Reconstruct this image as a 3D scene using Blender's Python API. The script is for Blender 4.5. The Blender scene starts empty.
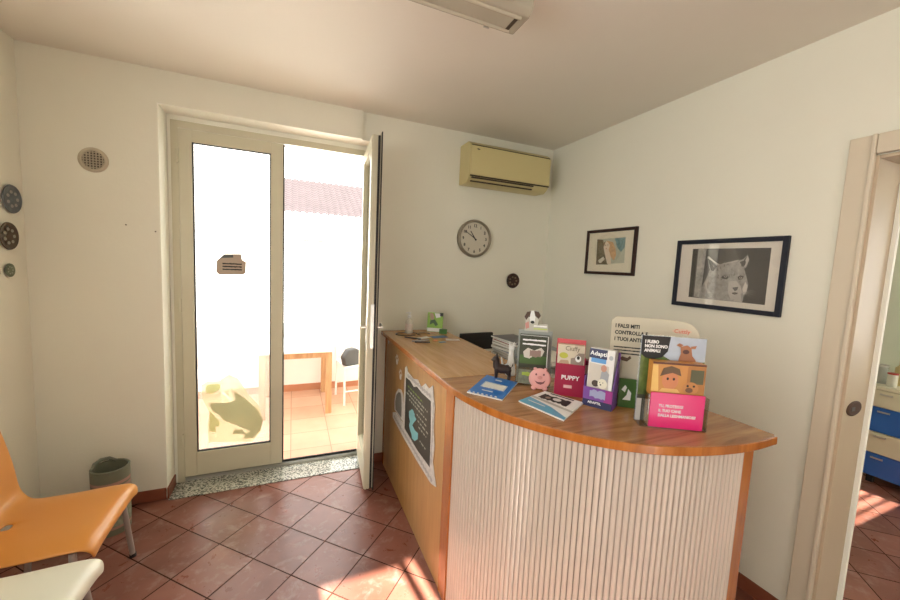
import bpy, bmesh, math, random
from mathutils import Vector, Matrix, Euler
random.seed(4)
SC = bpy.context.scene
COL = SC.collection
PI = math.pi
R = math.radians

# ------------------------------------------------------------------ camera
cam_d = bpy.data.cameras.new('camera')
cam = bpy.data.objects.new('camera', cam_d)
COL.objects.link(cam)
SC.camera = cam
yaw, pitch, roll = 0.40424, -0.09168, 0.04575
fw = Vector((math.sin(yaw) * math.cos(pitch), math.cos(yaw) * math.cos(pitch), math.sin(pitch)))
rt = Vector((math.cos(yaw), -math.sin(yaw), 0))
up = rt.cross(fw)
r2 = rt * math.cos(roll) + up * math.sin(roll)
u2 = -rt * math.sin(roll) + up * math.cos(roll)
M = Matrix((r2, u2, -fw)).transposed().to_4x4()
M.translation = Vector((-2.2043, -2.8887, 1.6311))
cam.matrix_world = M
cam_d.sensor_width = 36.0
cam_d.lens = 370.2 / 900 * 36.0
cam_d.clip_start = 0.02

# ------------------------------------------------------------------ light and exposure
SC.view_settings.view_transform = 'Standard'
SC.view_settings.look = 'None'
SC.view_settings.gamma = 1
SC.view_settings.use_curve_mapping = False
SC.view_settings.exposure = 0.95
w = bpy.data.worlds.new('world'); SC.world = w; w.use_nodes = True
bg = w.node_tree.nodes['Background']
bg.inputs[0].default_value = (1.0, 0.99, 0.945, 1)
bg.inputs[1].default_value = 2.6
sun_d = bpy.data.lights.new('sun', 'SUN'); sun_d.energy = 30; sun_d.angle = R(0.6); sun_d.color = (1, 0.93, 0.82)
sun = bpy.data.objects.new('sun', sun_d); COL.objects.link(sun)
sun_dir = Vector((-0.13, 1.0, -0.725)).normalized()
sun.rotation_euler = sun_dir.to_track_quat('-Z', 'Y').to_euler()
sun.location = (0, -8, 8)


def area(name, loc, direction, sx, sy, power, color=(1, 1, 1), portal=False):
    d = bpy.data.lights.new(name, 'AREA'); d.shape = 'RECTANGLE'; d.size = sx; d.size_y = sy
    d.energy = power; d.color = color
    o = bpy.data.objects.new(name, d); COL.objects.link(o); o.location = loc
    o.rotation_euler = Vector(direction).to_track_quat('-Z', 'Y').to_euler()
    if portal:
        d.cycles.is_portal = True
    return o


# daylight through the openings of the rooms
area('daylight_terrace_door', (-2.27, 0.38, 1.25), (0, -1, 0), 1.38, 2.5, 14.0, (1, 1, 1), True)
area('daylight_rear_door', (-1.48, -4.56, 1.25), (0, 1, 0), 0.7, 2.5, 45.0, (1, 1, 1), True)
area('daylight_side_room_window', (1.45, -4.56, 1.62), (0, 1, 0), 1.9, 1.15, 40.0, (1, 1, 1), True)
area('portal_added_left_window', (-3.84, -2.85, 1.8), (1, 0, 0), 1.7, 2.7, 1.0, (1, 1, 1), True)  # portal of the unseen left window added to light the right wall
area('portal_added_far_window', (3.02, -3.15, 1.6), (-1, 0, 0), 1.4, 1.5, 1.0, (1, 1, 1), True)  # portal of the unseen far window added as extra light


# ------------------------------------------------------------------ materials
def mat(name, col, rough=0.6, metal=0.0, noise=0.0, nscale=8.0, bump=0.0, bscale=60.0, spec=0.5, alpha=None, coat=0.0):
    m = bpy.data.materials.new(name); m.use_nodes = True
    nt = m.node_tree; b = nt.nodes['Principled BSDF']
    b.inputs['Base Color'].default_value = (*col, 1)
    b.inputs['Roughness'].default_value = rough
    b.inputs['Metallic'].default_value = metal
    b.inputs['Specular IOR Level'].default_value = spec
    if coat: b.inputs['Coat Weight'].default_value = coat; b.inputs['Coat Roughness'].default_value = 0.1
    tc = nt.nodes.new('ShaderNodeTexCoord')
    if noise > 0:
        n = nt.nodes.new('ShaderNodeTexNoise'); n.inputs['Scale'].default_value = nscale; n.inputs['Detail'].default_value = 4
        nt.links.new(tc.outputs['Object'], n.inputs['Vector'])
        mx = nt.nodes.new('ShaderNodeMixRGB')
        mx.inputs[1].default_value = (*[max(0, c * (1 - noise)) for c in col], 1)
        mx.inputs[2].default_value = (*[min(1, c * (1 + noise)) for c in col], 1)
        nt.links.new(n.outputs['Fac'], mx.inputs[0]); nt.links.new(mx.outputs[0], b.inputs['Base Color'])
    if bump > 0:
        n = nt.nodes.new('ShaderNodeTexNoise'); n.inputs['Scale'].default_value = bscale; n.inputs['Detail'].default_value = 3
        nt.links.new(tc.outputs['Object'], n.inputs['Vector'])
        bp = nt.nodes.new('ShaderNodeBump'); bp.inputs['Strength'].default_value = bump; bp.inputs['Distance'].default_value = 0.01
        nt.links.new(n.outputs['Fac'], bp.inputs['Height']); nt.links.new(bp.outputs[0], b.inputs['Normal'])
    return m


def wood(name, c1, c2, axis='Y', rough=0.35, scale=3.0, coat=0.2):
    m = bpy.data.materials.new(name); m.use_nodes = True
    nt = m.node_tree; b = nt.nodes['Principled BSDF']; b.inputs['Roughness'].default_value = rough
    b.inputs['Coat Weight'].default_value = coat; b.inputs['Coat Roughness'].default_value = 0.2
    tc = nt.nodes.new('ShaderNodeTexCoord'); mp = nt.nodes.new('ShaderNodeMapping')
    s = {'X': (0.8, 9, 9), 'Y': (9, 0.8, 9), 'Z': (9, 9, 0.8)}[axis]
    mp.inputs['Scale'].default_value = s
    nt.links.new(tc.outputs['Object'], mp.inputs['Vector'])
    n = nt.nodes.new('ShaderNodeTexNoise'); n.inputs['Scale'].default_value = scale; n.inputs['Detail'].default_value = 7
    n.inputs['Roughness'].default_value = 0.62; n.inputs['Distortion'].default_value = 0.8
    nt.links.new(mp.outputs[0], n.inputs['Vector'])
    cr = nt.nodes.new('ShaderNodeValToRGB'); cr.color_ramp.elements[0].position = 0.32; cr.color_ramp.elements[1].position = 0.68
    cr.color_ramp.elements[0].color = (*c1, 1); cr.color_ramp.elements[1].color = (*c2, 1)
    nt.links.new(n.outputs['Fac'], cr.inputs[0]); nt.links.new(cr.outputs[0], b.inputs['Base Color'])
    return m


def tiles(name, cols, grout, size, ang, origin, rough=0.35, scuff=0.3, mortar=0.006):
    m = bpy.data.materials.new(name); m.use_nodes = True
    nt = m.node_tree; b = nt.nodes['Principled BSDF']; L = nt.links.new
    tc = nt.nodes.new('ShaderNodeTexCoord')
    mp = nt.nodes.new('ShaderNodeMapping'); mp.inputs['Rotation'].default_value = (0, 0, ang)
    c, s = math.cos(ang), math.sin(ang)
    ox = origin[0] * c - origin[1] * s; oy = origin[0] * s + origin[1] * c
    mp.inputs['Location'].default_value = (-ox, -oy, 0)
    L(tc.outputs['Object'], mp.inputs['Vector'])
    br = nt.nodes.new('ShaderNodeTexBrick')
    br.offset = 0; br.squash = 1
    br.inputs['Color1'].default_value = (0, 0, 0, 1); br.inputs['Color2'].default_value = (1, 1, 1, 1)
    br.inputs['Mortar'].default_value = (0.5, 0.5, 0.5, 1)
    br.inputs['Scale'].default_value = 1; br.inputs['Brick Width'].default_value = size; br.inputs['Row Height'].default_value = size
    br.inputs['Mortar Size'].default_value = mortar / 2; br.inputs['Mortar Smooth'].default_value = 0.1; br.inputs['Bias'].default_value = 0
    L(mp.outputs[0], br.inputs['Vector'])
    n = nt.nodes.new('ShaderNodeTexNoise'); n.inputs['Scale'].default_value = 5; n.inputs['Detail'].default_value = 6
    L(tc.outputs['Object'], n.inputs['Vector'])
    ad = nt.nodes.new('ShaderNodeMath'); ad.operation = 'MULTIPLY_ADD'; ad.inputs[1].default_value = 0.35
    sep = nt.nodes.new('ShaderNodeSeparateColor'); L(br.outputs['Color'], sep.inputs[0])
    L(sep.outputs[0], ad.inputs[0]); 
    ml = nt.nodes.new('ShaderNodeMath'); ml.operation = 'MULTIPLY'; ml.inputs[1].default_value = 0.65; L(n.outputs['Fac'], ml.inputs[0])
    L(ml.outputs[0], ad.inputs[2])
    cr = nt.nodes.new('ShaderNodeValToRGB'); cr.color_ramp.elements[0].position = 0.2; cr.color_ramp.elements[1].position = 0.8
    cr.color_ramp.elements[0].color = (*cols[0], 1); cr.color_ramp.elements[1].color = (*cols[1], 1)
    L(ad.outputs[0], cr.inputs[0])
    # pale worn scuffs
    n2 = nt.nodes.new('ShaderNodeTexNoise'); n2.inputs['Scale'].default_value = 9; n2.inputs['Detail'].default_value = 9; n2.inputs['Roughness'].default_value = 0.7
    n2.inputs['Distortion'].default_value = 0.4
    L(tc.outputs['Object'], n2.inputs['Vector'])
    cr2 = nt.nodes.new('ShaderNodeValToRGB'); cr2.color_ramp.elements[0].position = 0.52; cr2.color_ramp.elements[1].position = 0.68
    cr2.color_ramp.elements[0].color = (0, 0, 0, 1); cr2.color_ramp.elements[1].color = (scuff, scuff, scuff, 1)
    L(n2.outputs['Fac'], cr2.inputs[0])
    mx = nt.nodes.new('ShaderNodeMixRGB'); mx.inputs[2].default_value = (0.45, 0.36, 0.33, 1)
    L(cr2.outputs[0], mx.inputs[0]); L(cr.outputs[0], mx.inputs[1])
    m2 = nt.nodes.new('ShaderNodeMixRGB'); m2.inputs[2].default_value = (*grout, 1)
    L(br.outputs['Fac'], m2.inputs[0]); L(mx.outputs[0], m2.inputs[1]); L(m2.outputs[0], b.inputs['Base Color'])
    rr = nt.nodes.new('ShaderNodeMath'); rr.operation = 'MULTIPLY_ADD'; rr.inputs[1].default_value = 0.3; rr.inputs[2].default_value = rough
    L(n2.outputs['Fac'], rr.inputs[0])
    r3 = nt.nodes.new('ShaderNodeMath'); r3.operation = 'MAXIMUM'; L(rr.outputs[0], r3.inputs[0]); L(br.outputs['Fac'], r3.inputs[1]); L(r3.outputs[0], b.inputs['Roughness'])
    sp = nt.nodes.new('ShaderNodeMath'); sp.operation = 'MULTIPLY_ADD'; sp.inputs[1].default_value = -0.5; sp.inputs[2].default_value = 0.5; L(br.outputs['Fac'], sp.inputs[0]); L(sp.outputs[0], b.inputs['Specular IOR Level'])
    bp = nt.nodes.new('ShaderNodeBump'); bp.inputs['Strength'].default_value = 0.6; bp.inputs['Distance'].default_value = 0.003; bp.invert = True
    L(br.outputs['Fac'], bp.inputs['Height']); L(bp.outputs[0], b.inputs['Normal'])
    return m


def glass(name, tint=(1, 1, 1), refl=0.06, haze=0.0, fres=0.5):
    m = bpy.data.materials.new(name); m.use_nodes = True
    nt = m.node_tree; nt.nodes.clear(); L = nt.links.new
    o = nt.nodes.new('ShaderNodeOutputMaterial'); t = nt.nodes.new('ShaderNodeBsdfTransparent'); t.inputs[0].default_value = (*tint, 1)
    g = nt.nodes.new('ShaderNodeBsdfGlossy'); g.inputs['Roughness'].default_value = 0.02
    lw = nt.nodes.new('ShaderNodeLayerWeight'); lw.inputs[0].default_value = 0.35
    ml = nt.nodes.new('ShaderNodeMath'); ml.operation = 'MULTIPLY_ADD'; ml.inputs[1].default_value = fres; ml.inputs[2].default_value = refl * 0.5
    L(lw.outputs['Fresnel'], ml.inputs[0])
    mx = nt.nodes.new('ShaderNodeMixShader'); L(ml.outputs[0], mx.inputs[0]); L(t.outputs[0], mx.inputs[1]); L(g.outputs[0], mx.inputs[2])
    if haze > 0:
        d = nt.nodes.new('ShaderNodeBsdfTranslucent'); d.inputs[0].default_value = (0.9, 0.9, 0.85, 1)
        m2 = nt.nodes.new('ShaderNodeMixShader'); m2.inputs[0].default_value = haze
        L(mx.outputs[0], m2.inputs[1]); L(d.outputs[0], m2.inputs[2]); L(m2.outputs[0], o.inputs[0])
    else:
        L(mx.outputs[0], o.inputs[0])
    return m


def film(name, col, dens):
    """printed film on glass: part see-through, part translucent ink"""
    m = bpy.data.materials.new(name); m.use_nodes = True
    nt = m.node_tree; nt.nodes.clear(); L = nt.links.new
    o = nt.nodes.new('ShaderNodeOutputMaterial'); t = nt.nodes.new('ShaderNodeBsdfTransparent'); t.inputs[0].default_value = (*col, 1)
    d = nt.nodes.new('ShaderNodeBsdfDiffuse'); d.inputs[0].default_value = (*col, 1)
    tl = nt.nodes.new('ShaderNodeBsdfTranslucent'); tl.inputs[0].default_value = (*col, 1)
    m1 = nt.nodes.new('ShaderNodeMixShader'); m1.inputs[0].default_value = 0.5; L(d.outputs[0], m1.inputs[1]); L(tl.outputs[0], m1.inputs[2])
    m2 = nt.nodes.new('ShaderNodeMixShader'); m2.inputs[0].default_value = dens; L(t.outputs[0], m2.inputs[1]); L(m1.outputs[0], m2.inputs[2])
    L(m2.outputs[0], o.inputs[0])
    return m


WALLC = (0.80, 0.785, 0.675)
m_wall = mat('wall paint', WALLC, 0.85, noise=0.03, nscale=2.5, bump=0.08, bscale=25)
m_wall2 = mat('pale green wall paint', (0.72, 0.76, 0.62), 0.85, noise=0.02, nscale=3)
m_ceil = mat('ceiling paint', (0.80, 0.76, 0.67), 0.9, noise=0.03, nscale=2)
m_reveal_lit = mat('lit reveal paint', (0.90, 0.90, 0.80), 0.7, noise=0.02, nscale=6)  # whiter than the wall paint, daylight on the reveals put into the colour
m_floor = tiles('terracotta floor tiles', ((0.155, 0.052, 0.033), (0.30, 0.12, 0.085)), (0.06, 0.03, 0.022), 0.261, 0.7692, (-2.952, -0.2316), 0.16, 0.32, 0.0065)
m_terr = tiles('terrace tiles', ((0.50, 0.27, 0.17), (0.60, 0.36, 0.24)), (0.36, 0.20, 0.14), 0.33, 0.0, (0.1, 0.1), 0.5, 0.15)
m_skirt = mat('terracotta skirting', (0.24, 0.075, 0.04), 0.35, noise=0.25, nscale=10)
m_granite = mat('speckled granite', (0.36, 0.36, 0.32), 0.16, noise=0.99, nscale=95)
for n_ in m_granite.node_tree.nodes:
    if n_.type == 'TEX_NOISE': n_.inputs['Detail'].default_value = 2
    if n_.type == 'MIX_RGB':
        l_ = n_.inputs[0].links[0]; src = l_.from_socket; cr_ = m_granite.node_tree.nodes.new('ShaderNodeValToRGB'); cr_.color_ramp.elements[0].position = 0.40; cr_.color_ramp.elements[1].position = 0.58
        m_granite.node_tree.links.new(src, cr_.inputs[0]); m_granite.node_tree.links.new(cr_.outputs[0], n_.inputs[0])
        n_.inputs[1].default_value = (0.09, 0.10, 0.09, 1); n_.inputs[2].default_value = (0.55, 0.55, 0.48, 1)
m_frame = mat('cream door aluminium', (0.60, 0.57, 0.43), 0.35)
m_gasket = mat('black gasket', (0.012, 0.012, 0.012), 0.6)
m_glass = glass('clear glass')
m_glass_hazy = glass('hazy glass', haze=0.12)  # glass with a little translucent white mixed in
m_white = mat('white', (0.8, 0.8, 0.78), 0.5)
m_out = mat('sunlit white render', (0.9, 0.89, 0.86), 0.9)  # even white for the outdoor walls and tabletop
m_black = mat('black', (0.012, 0.012, 0.013), 0.45)
m_metal = mat('brushed metal', (0.55, 0.54, 0.50), 0.32, 0.9)
m_grey = mat('grey metal paint', (0.42, 0.38, 0.35), 0.4, 0.4)
m_top = wood('worktop wood', (0.46, 0.235, 0.085), (0.63, 0.375, 0.165), 'Y', 0.24, 2.6)
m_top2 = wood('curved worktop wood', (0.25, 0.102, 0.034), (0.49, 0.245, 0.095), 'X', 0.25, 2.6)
m_edge = wood('orange wood edge', (0.32, 0.095, 0.012), (0.48, 0.165, 0.028), 'Z', 0.25, 2.5, 0.3)
m_side = wood('pale veneer panel', (0.40, 0.215, 0.07), (0.52, 0.30, 0.11), 'Z', 0.4, 2.2)
m_rib = mat('cream ribbed plastic', (0.57, 0.51, 0.44), 0.22, spec=0.8)
m_orange = mat('orange moulded plastic', (0.64, 0.27, 0.055), 0.28, spec=0.5, bump=0.02, bscale=200)
m_seatw = mat('white moulded plastic', (0.72, 0.72, 0.60), 0.3)
m_ac = mat('yellowed plastic', (0.60, 0.52, 0.26), 0.45)
m_acd = mat('dark vent', (0.05, 0.035, 0.02), 0.6)
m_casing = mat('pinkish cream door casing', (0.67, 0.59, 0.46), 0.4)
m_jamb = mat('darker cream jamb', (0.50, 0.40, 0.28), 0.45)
m_paper = mat('white paper', (0.78, 0.76, 0.70), 0.5)


# ------------------------------------------------------------------ building helpers
class B:
    def __init__(self):
        self.v = []; self.f = []; self.mi = []; self.ms = []

    def mid(self, m):
        if m not in self.ms: self.ms.append(m)
        return self.ms.index(m)

    def add(self, vs, fs, m):
        n = len(self.v); self.v += [tuple(v) for v in vs]; k = self.mid(m)
        for f in fs: self.f.append(tuple(n + i for i in f)); self.mi.append(k)
        return self

    def box(self, x0, y0, z0, x1, y1, z1, m):
        x0, x1 = sorted((x0, x1)); y0, y1 = sorted((y0, y1)); z0, z1 = sorted((z0, z1))
        vs = [(x, y, z) for z in (z0, z1) for y in (y0, y1) for x in (x0, x1)]
        return self.add(vs, [(0, 2, 3, 1), (4, 5, 7, 6), (0, 1, 5, 4), (2, 6, 7, 3), (0, 4, 6, 2), (1, 3, 7, 5)], m)

    def prism(self, pts, a0, a1, m, axis='z'):
        """extrude a 2D outline; axis z: (x,y), axis x: (y,z), axis y: (x,z)"""
        ar = sum(pts[i][0] * pts[(i + 1) % len(pts)][1] - pts[(i + 1) % len(pts)][0] * pts[i][1] for i in range(len(pts)))
        if ar < 0: pts = pts[::-1]
        def P(p, a): return {'z': (p[0], p[1], a), 'x': (a, p[0], p[1]), 'y': (p[0], a, p[1])}[axis]
        n = len(pts); lo, hi = min(a0, a1), max(a0, a1)
        vs = [P(p, lo) for p in pts] + [P(p, hi) for p in pts]
        fs = [tuple(range(n))[::-1], tuple(range(n, 2 * n))] + [(i, (i + 1) % n, n + (i + 1) % n, n + i) for i in range(n)]
        if axis == 'y': fs = [f[::-1] for f in fs]
        return self.add(vs, fs, m)

    def tube(self, path, r, m, n=10, rs=None, cap=True):
        path = [Vector(p) for p in path]; vs = []
        for i, p in enumerate(path):
            a = path[max(0, i - 1)]; b = path[min(len(path) - 1, i + 1)]
            t = (b - a).normalized()
            ref = Vector((0, 0, 1)) if abs(t.z) < 0.9 else Vector((1, 0, 0))
            x = t.cross(ref).normalized(); y = t.cross(x).normalized()
            rr = rs[i] if rs else r
            for k in range(n):
                a_ = 2 * PI * k / n
                vs.append(p + x * rr * math.cos(a_) + y * rr * math.sin(a_))
        fs = []
        for i in range(len(path) - 1):
            for k in range(n):
                fs.append((i * n + k, (i + 1) * n + k, (i + 1) * n + (k + 1) % n, i * n + (k + 1) % n))
        if cap:
            fs.append(tuple(range(n))); fs.append(tuple(range((len(path) - 1) * n, len(path) * n))[::-1])
        return self.add(vs, fs, m)

    def lathe(self, prof, m, c=(0, 0, 0), n=28, axis='z', sx=1, sy=1, cap=(True, True)):
        vs = []
        for r, h in prof:
            for k in range(n):
                a = 2 * PI * k / n; p = (r * math.cos(a) * sx, r * math.sin(a) * sy)
                q = {'z': (p[0], p[1], h), 'y': (p[0], h, p[1]), 'x': (h, p[0], p[1])}[axis]
                vs.append((c[0] + q[0], c[1] + q[1], c[2] + q[2]))
        fs = []
        for i in range(len(prof) - 1):
            for k in range(n):
                f = (i * n + k, i * n + (k + 1) % n, (i + 1) * n + (k + 1) % n, (i + 1) * n + k)
                fs.append(f[::-1] if axis == 'y' else f)
        if cap[0]: fs.append(tuple(range(n))[::-1])
        if cap[1]: fs.append(tuple(range((len(prof) - 1) * n, len(prof) * n)))
        return self.add(vs, fs, m)

    def ball(self, c, rx, ry, rz, m, n=14, k=9):
        vs = []; fs = []
        for i in range(k + 1):
            t = PI * i / k
            for j in range(n):
                a = 2 * PI * j / n
                vs.append((c[0] + rx * math.sin(t) * math.cos(a), c[1] + ry * math.sin(t) * math.sin(a), c[2] + rz * math.cos(t)))
        for i in range(k):
            for j in range(n):
                fs.append((i * n + j, (i + 1) * n + j, (i + 1) * n + (j + 1) % n, i * n + (j + 1) % n))
        return self.add(vs, fs, m)

    def art(self, poly, layer, m, y=0.0, step=0.0006):
        """flat printed shape (x, z) lying on a surface that faces -Y"""
        yy = y - step * layer
        return self.add([(p[0], yy, p[1]) for p in poly], [tuple(range(len(poly)))], m)

    def build(self, name, parent=None, smooth=False, bevel=0.0, seg=2, loc=None, rot=None):
        me = bpy.data.meshes.new(name); me.from_pydata(self.v, [], self.f)
        for m in self.ms: me.materials.append(m)
        for i, p in enumerate(me.polygons): p.material_index = self.mi[i]
        if smooth:
            bm = bmesh.new(); bm.from_mesh(me); bmesh.ops.remove_doubles(bm, verts=bm.verts, dist=1e-5); bm.to_mesh(me); bm.free()
            me.shade_smooth()
            try: me.set_sharp_from_angle(angle=R(40))
            except Exception: pass
        me.update()
        o = bpy.data.objects.new(name, me); COL.objects.link(o)
        if parent: o.parent = parent
        if loc: o.location = loc
        if rot: o.rotation_euler = rot
        if bevel:
            b = o.modifiers.new('bevel', 'BEVEL'); b.width = bevel; b.segments = seg; b.limit_method = 'ANGLE'; b.angle_limit = R(35)
            me.shade_smooth()
            w_ = o.modifiers.new('wn', 'WEIGHTED_NORMAL')
        return o


def thing(name, label, cat, loc=(0, 0, 0), rz=0.0, group=None, rot=None):
    o = bpy.data.objects.new(name, None); o.empty_display_size = 0.05; COL.objects.link(o)
    o.location = loc; o.rotation_euler = rot if rot else (0, 0, rz)
    return tag(o, label, cat, group)


def tag(o, label, cat, group=None):
    o['label'] = label; o['category'] = cat
    if group: o['group'] = group
    return o


def struct(o, label=None):
    o['kind'] = 'structure'
    if label: o['label'] = label
    return o


def text(body, size, m, parent, loc, name='lettering', rot=(PI / 2, 0, 0), align='LEFT', ext=0.0002, xs=1.0, bold=0.0):
    c = bpy.data.curves.new(name, 'FONT'); c.body = body; c.size = size; c.align_x = align; c.extrude = ext
    c.resolution_u = 2; c.offset = bold
    t = bpy.data.objects.new('tmp', c); COL.objects.link(t)
    bpy.context.view_layer.update()
    me = bpy.data.meshes.new_from_object(t)
    bpy.data.objects.remove(t)
    me.name = name
    me.materials.clear(); me.materials.append(m)
    o = bpy.data.objects.new(name, me); COL.objects.link(o); o.parent = parent; o.location = loc; o.rotation_euler = rot
    o.scale = (xs, 1, 1)
    return o


def rect(x0, z0, x1, z1): return [(x0, z0), (x1, z0), (x1, z1), (x0, z1)]


def ell(cx, cz, rx, rz, n=20, a0=0): return [(cx + rx * math.cos(a0 + 2 * PI * i / n), cz + rz * math.sin(a0 + 2 * PI * i / n)) for i in range(n)]


def copy_tree(o, parent=None):
    c = o.copy(); COL.objects.link(c)
    if parent: c.parent = parent
    for ch in list(o.children): copy_tree(ch, c)
    return c

CAT = {'body': [(-0.15, 0.569), (-0.042, 0.558), (0.011, 0.573), (0.005, 0.643), (0.076, 0.58), (0.161, 0.486), (0.192, 0.396), (0.179, 0.325), (0.129, 0.267), (0.062, 0.27),
          (0.075, 0.311), (0.111, 0.32), (0.015, 0.383), (-0.066, 0.429), (-0.089, 0.473), (-0.134, 0.506)],
 'green': [(-0.171, 0.706), (-0.081, 0.705), (-0.081, 0.671), (-0.133, 0.635), (-0.169, 0.645)],
 'leg': [(-0.151, 0.515), (-0.118, 0.463), (-0.084, 0.417), (-0.096, 0.38), (-0.115, 0.393), (-0.113, 0.344), (-0.153, 0.357)],
 'pale': [(-0.189, 0.594), (-0.199, 0.702), (-0.165, 0.726), (-0.087, 0.726), (-0.029, 0.769), (0.029, 0.738), (0.1, 0.606), (0.161, 0.529), (0.198, 0.41),
          (0.179, 0.311), (0.123, 0.239), (-0.16, 0.275), (-0.164, 0.4), (-0.151, 0.494)],
 'tail': [(0.003, 0.349), (0.063, 0.341), (0.075, 0.304), (-0.007, 0.315)]}
NOTE = {'dark': [(-0.092, 1.598), (-0.049, 1.635), (0.006, 1.638), (0.006, 1.62), (-0.062, 1.614)],
 'paper': [(-0.096, 1.591), (-0.049, 1.642), (0.056, 1.648), (0.062, 1.606), (0.087, 1.592), (0.084, 1.513), (0.067, 1.501), (-0.081, 1.496), (-0.099, 1.514)],
 'top': [(-0.067, 1.669), (-0.061, 1.697), (-0.006, 1.704), (-0.003, 1.666)]}
BOARD = {'black': [(0.621, 0.897), (0.809, 0.91), (0.963, 0.898), (1.108, 0.9), (1.144, 0.565), (0.899, 0.549), (0.65, 0.57)],
 'cat': [(0.727, 0.71), (0.759, 0.73), (0.785, 0.718), (0.839, 0.739), (0.841, 0.723), (0.878, 0.719), (0.828, 0.677), (0.803, 0.651), (0.851, 0.642), (0.917, 0.65),
         (0.913, 0.613), (0.859, 0.576), (0.803, 0.569), (0.792, 0.587), (0.76, 0.603), (0.738, 0.623), (0.754, 0.653), (0.731, 0.678)],
 'frame_out': [(0.575, 0.954), (0.628, 0.969), (0.895, 0.937), (1.087, 0.986), (1.12, 1.003), (1.173, 0.847), (1.239, 0.492), (1.148, 0.47), (0.356, 0.513),
               (0.315, 0.564), (0.412, 0.588), (0.594, 0.578)],
 'green': [(0.655, 0.876), (0.811, 0.896), (0.822, 0.878), (0.745, 0.852), (0.649, 0.843)],
 'oval': [(0.375, 0.573), (0.354, 0.635), (0.384, 0.706), (0.442, 0.754), (0.512, 0.774), (0.555, 0.757), (0.581, 0.685), (0.593, 0.586), (0.476, 0.576)],
 'paw': [(0.338, 0.967), (0.387, 0.988), (0.416, 0.961), (0.402, 0.921), (0.358, 0.916)],
 'paw2': [(0.44, 0.868), (0.484, 0.9), (0.523, 0.876), (0.504, 0.84), (0.456, 0.839)]}
LYNX = {'cheek': [(1.491, 1.6), (1.509, 1.627), (1.506, 1.575), (1.534, 1.543), (1.514, 1.541)],
 'chin': [(1.656, 1.537), (1.686, 1.548), (1.692, 1.51), (1.655, 1.511)],
 'ear1': [(1.494, 1.742), (1.519, 1.725), (1.55, 1.698), (1.533, 1.669), (1.518, 1.674)],
 'ear2': [(1.662, 1.722), (1.681, 1.73), (1.691, 1.75), (1.69, 1.706), (1.679, 1.697)],
 'eye1': [(1.577, 1.638), (1.599, 1.652), (1.617, 1.64), (1.609, 1.627), (1.585, 1.63)],
 'eye2': [(1.661, 1.642), (1.673, 1.651), (1.689, 1.647), (1.683, 1.631), (1.667, 1.628)],
 'frame': [(1.317, 1.852), (1.883, 1.846), (1.879, 1.454), (1.331, 1.46)],
 'head': [(1.487, 1.755), (1.518, 1.733), (1.561, 1.709), (1.607, 1.717), (1.658, 1.73), (1.678, 1.739), (1.696, 1.761), (1.706, 1.734), (1.697, 1.695), (1.687, 1.687),
          (1.7, 1.652), (1.715, 1.605), (1.711, 1.566), (1.699, 1.541), (1.696, 1.509), (1.614, 1.508), (1.542, 1.509), (1.465, 1.51), (1.476, 1.573), (1.503, 1.644),
          (1.512, 1.678)],
 'img': [(1.401, 1.798), (1.797, 1.794), (1.798, 1.507), (1.404, 1.511)],
 'mat': [(1.344, 1.836), (1.856, 1.826), (1.854, 1.47), (1.343, 1.484)],
 'mouth': [(1.628, 1.559), (1.681, 1.575), (1.679, 1.559), (1.656, 1.541), (1.632, 1.539)],
 'muzz': [(1.618, 1.616), (1.655, 1.622), (1.679, 1.595), (1.69, 1.564), (1.675, 1.531), (1.64, 1.515), (1.62, 1.558)],
 'nose': [(1.64, 1.584), (1.669, 1.59), (1.667, 1.574), (1.655, 1.565)],
 'right': [(1.632, 1.796), (1.797, 1.794), (1.798, 1.507), (1.696, 1.509), (1.716, 1.582)],
 'stripe': [(1.435, 1.799), (1.482, 1.798), (1.474, 1.515), (1.436, 1.516)]}
LADY = {'blue': [(0.804, 1.888), (0.903, 1.893), (0.904, 1.823), (0.874, 1.788), (0.834, 1.825), (0.821, 1.862)],
 'dark': [(0.636, 1.891), (0.698, 1.882), (0.71, 1.821), (0.763, 1.696), (0.642, 1.694)],
 'face': [(0.703, 1.867), (0.749, 1.872), (0.768, 1.842), (0.761, 1.805), (0.784, 1.767), (0.791, 1.7), (0.755, 1.7), (0.718, 1.79), (0.703, 1.836)],
 'frame': [(0.529, 1.963), (1.002, 1.962), (1.003, 1.619), (0.533, 1.62)],
 'hair': [(0.724, 1.877), (0.793, 1.863), (0.821, 1.818), (0.833, 1.767), (0.817, 1.726), (0.786, 1.752), (0.761, 1.805), (0.767, 1.842), (0.745, 1.865)],
 'img': [(0.636, 1.891), (0.905, 1.894), (0.91, 1.709), (0.642, 1.694)],
 'mat': [(0.552, 1.946), (0.968, 1.939), (0.971, 1.638), (0.56, 1.637)],
 'white': [(0.671, 1.71), (0.664, 1.729), (0.712, 1.756), (0.729, 1.737), (0.692, 1.706)]}
# ================================================================== THE SETTING
H = 2.732
XL = -3.587
YR = -4.3      # rear wall (behind the camera)
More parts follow.
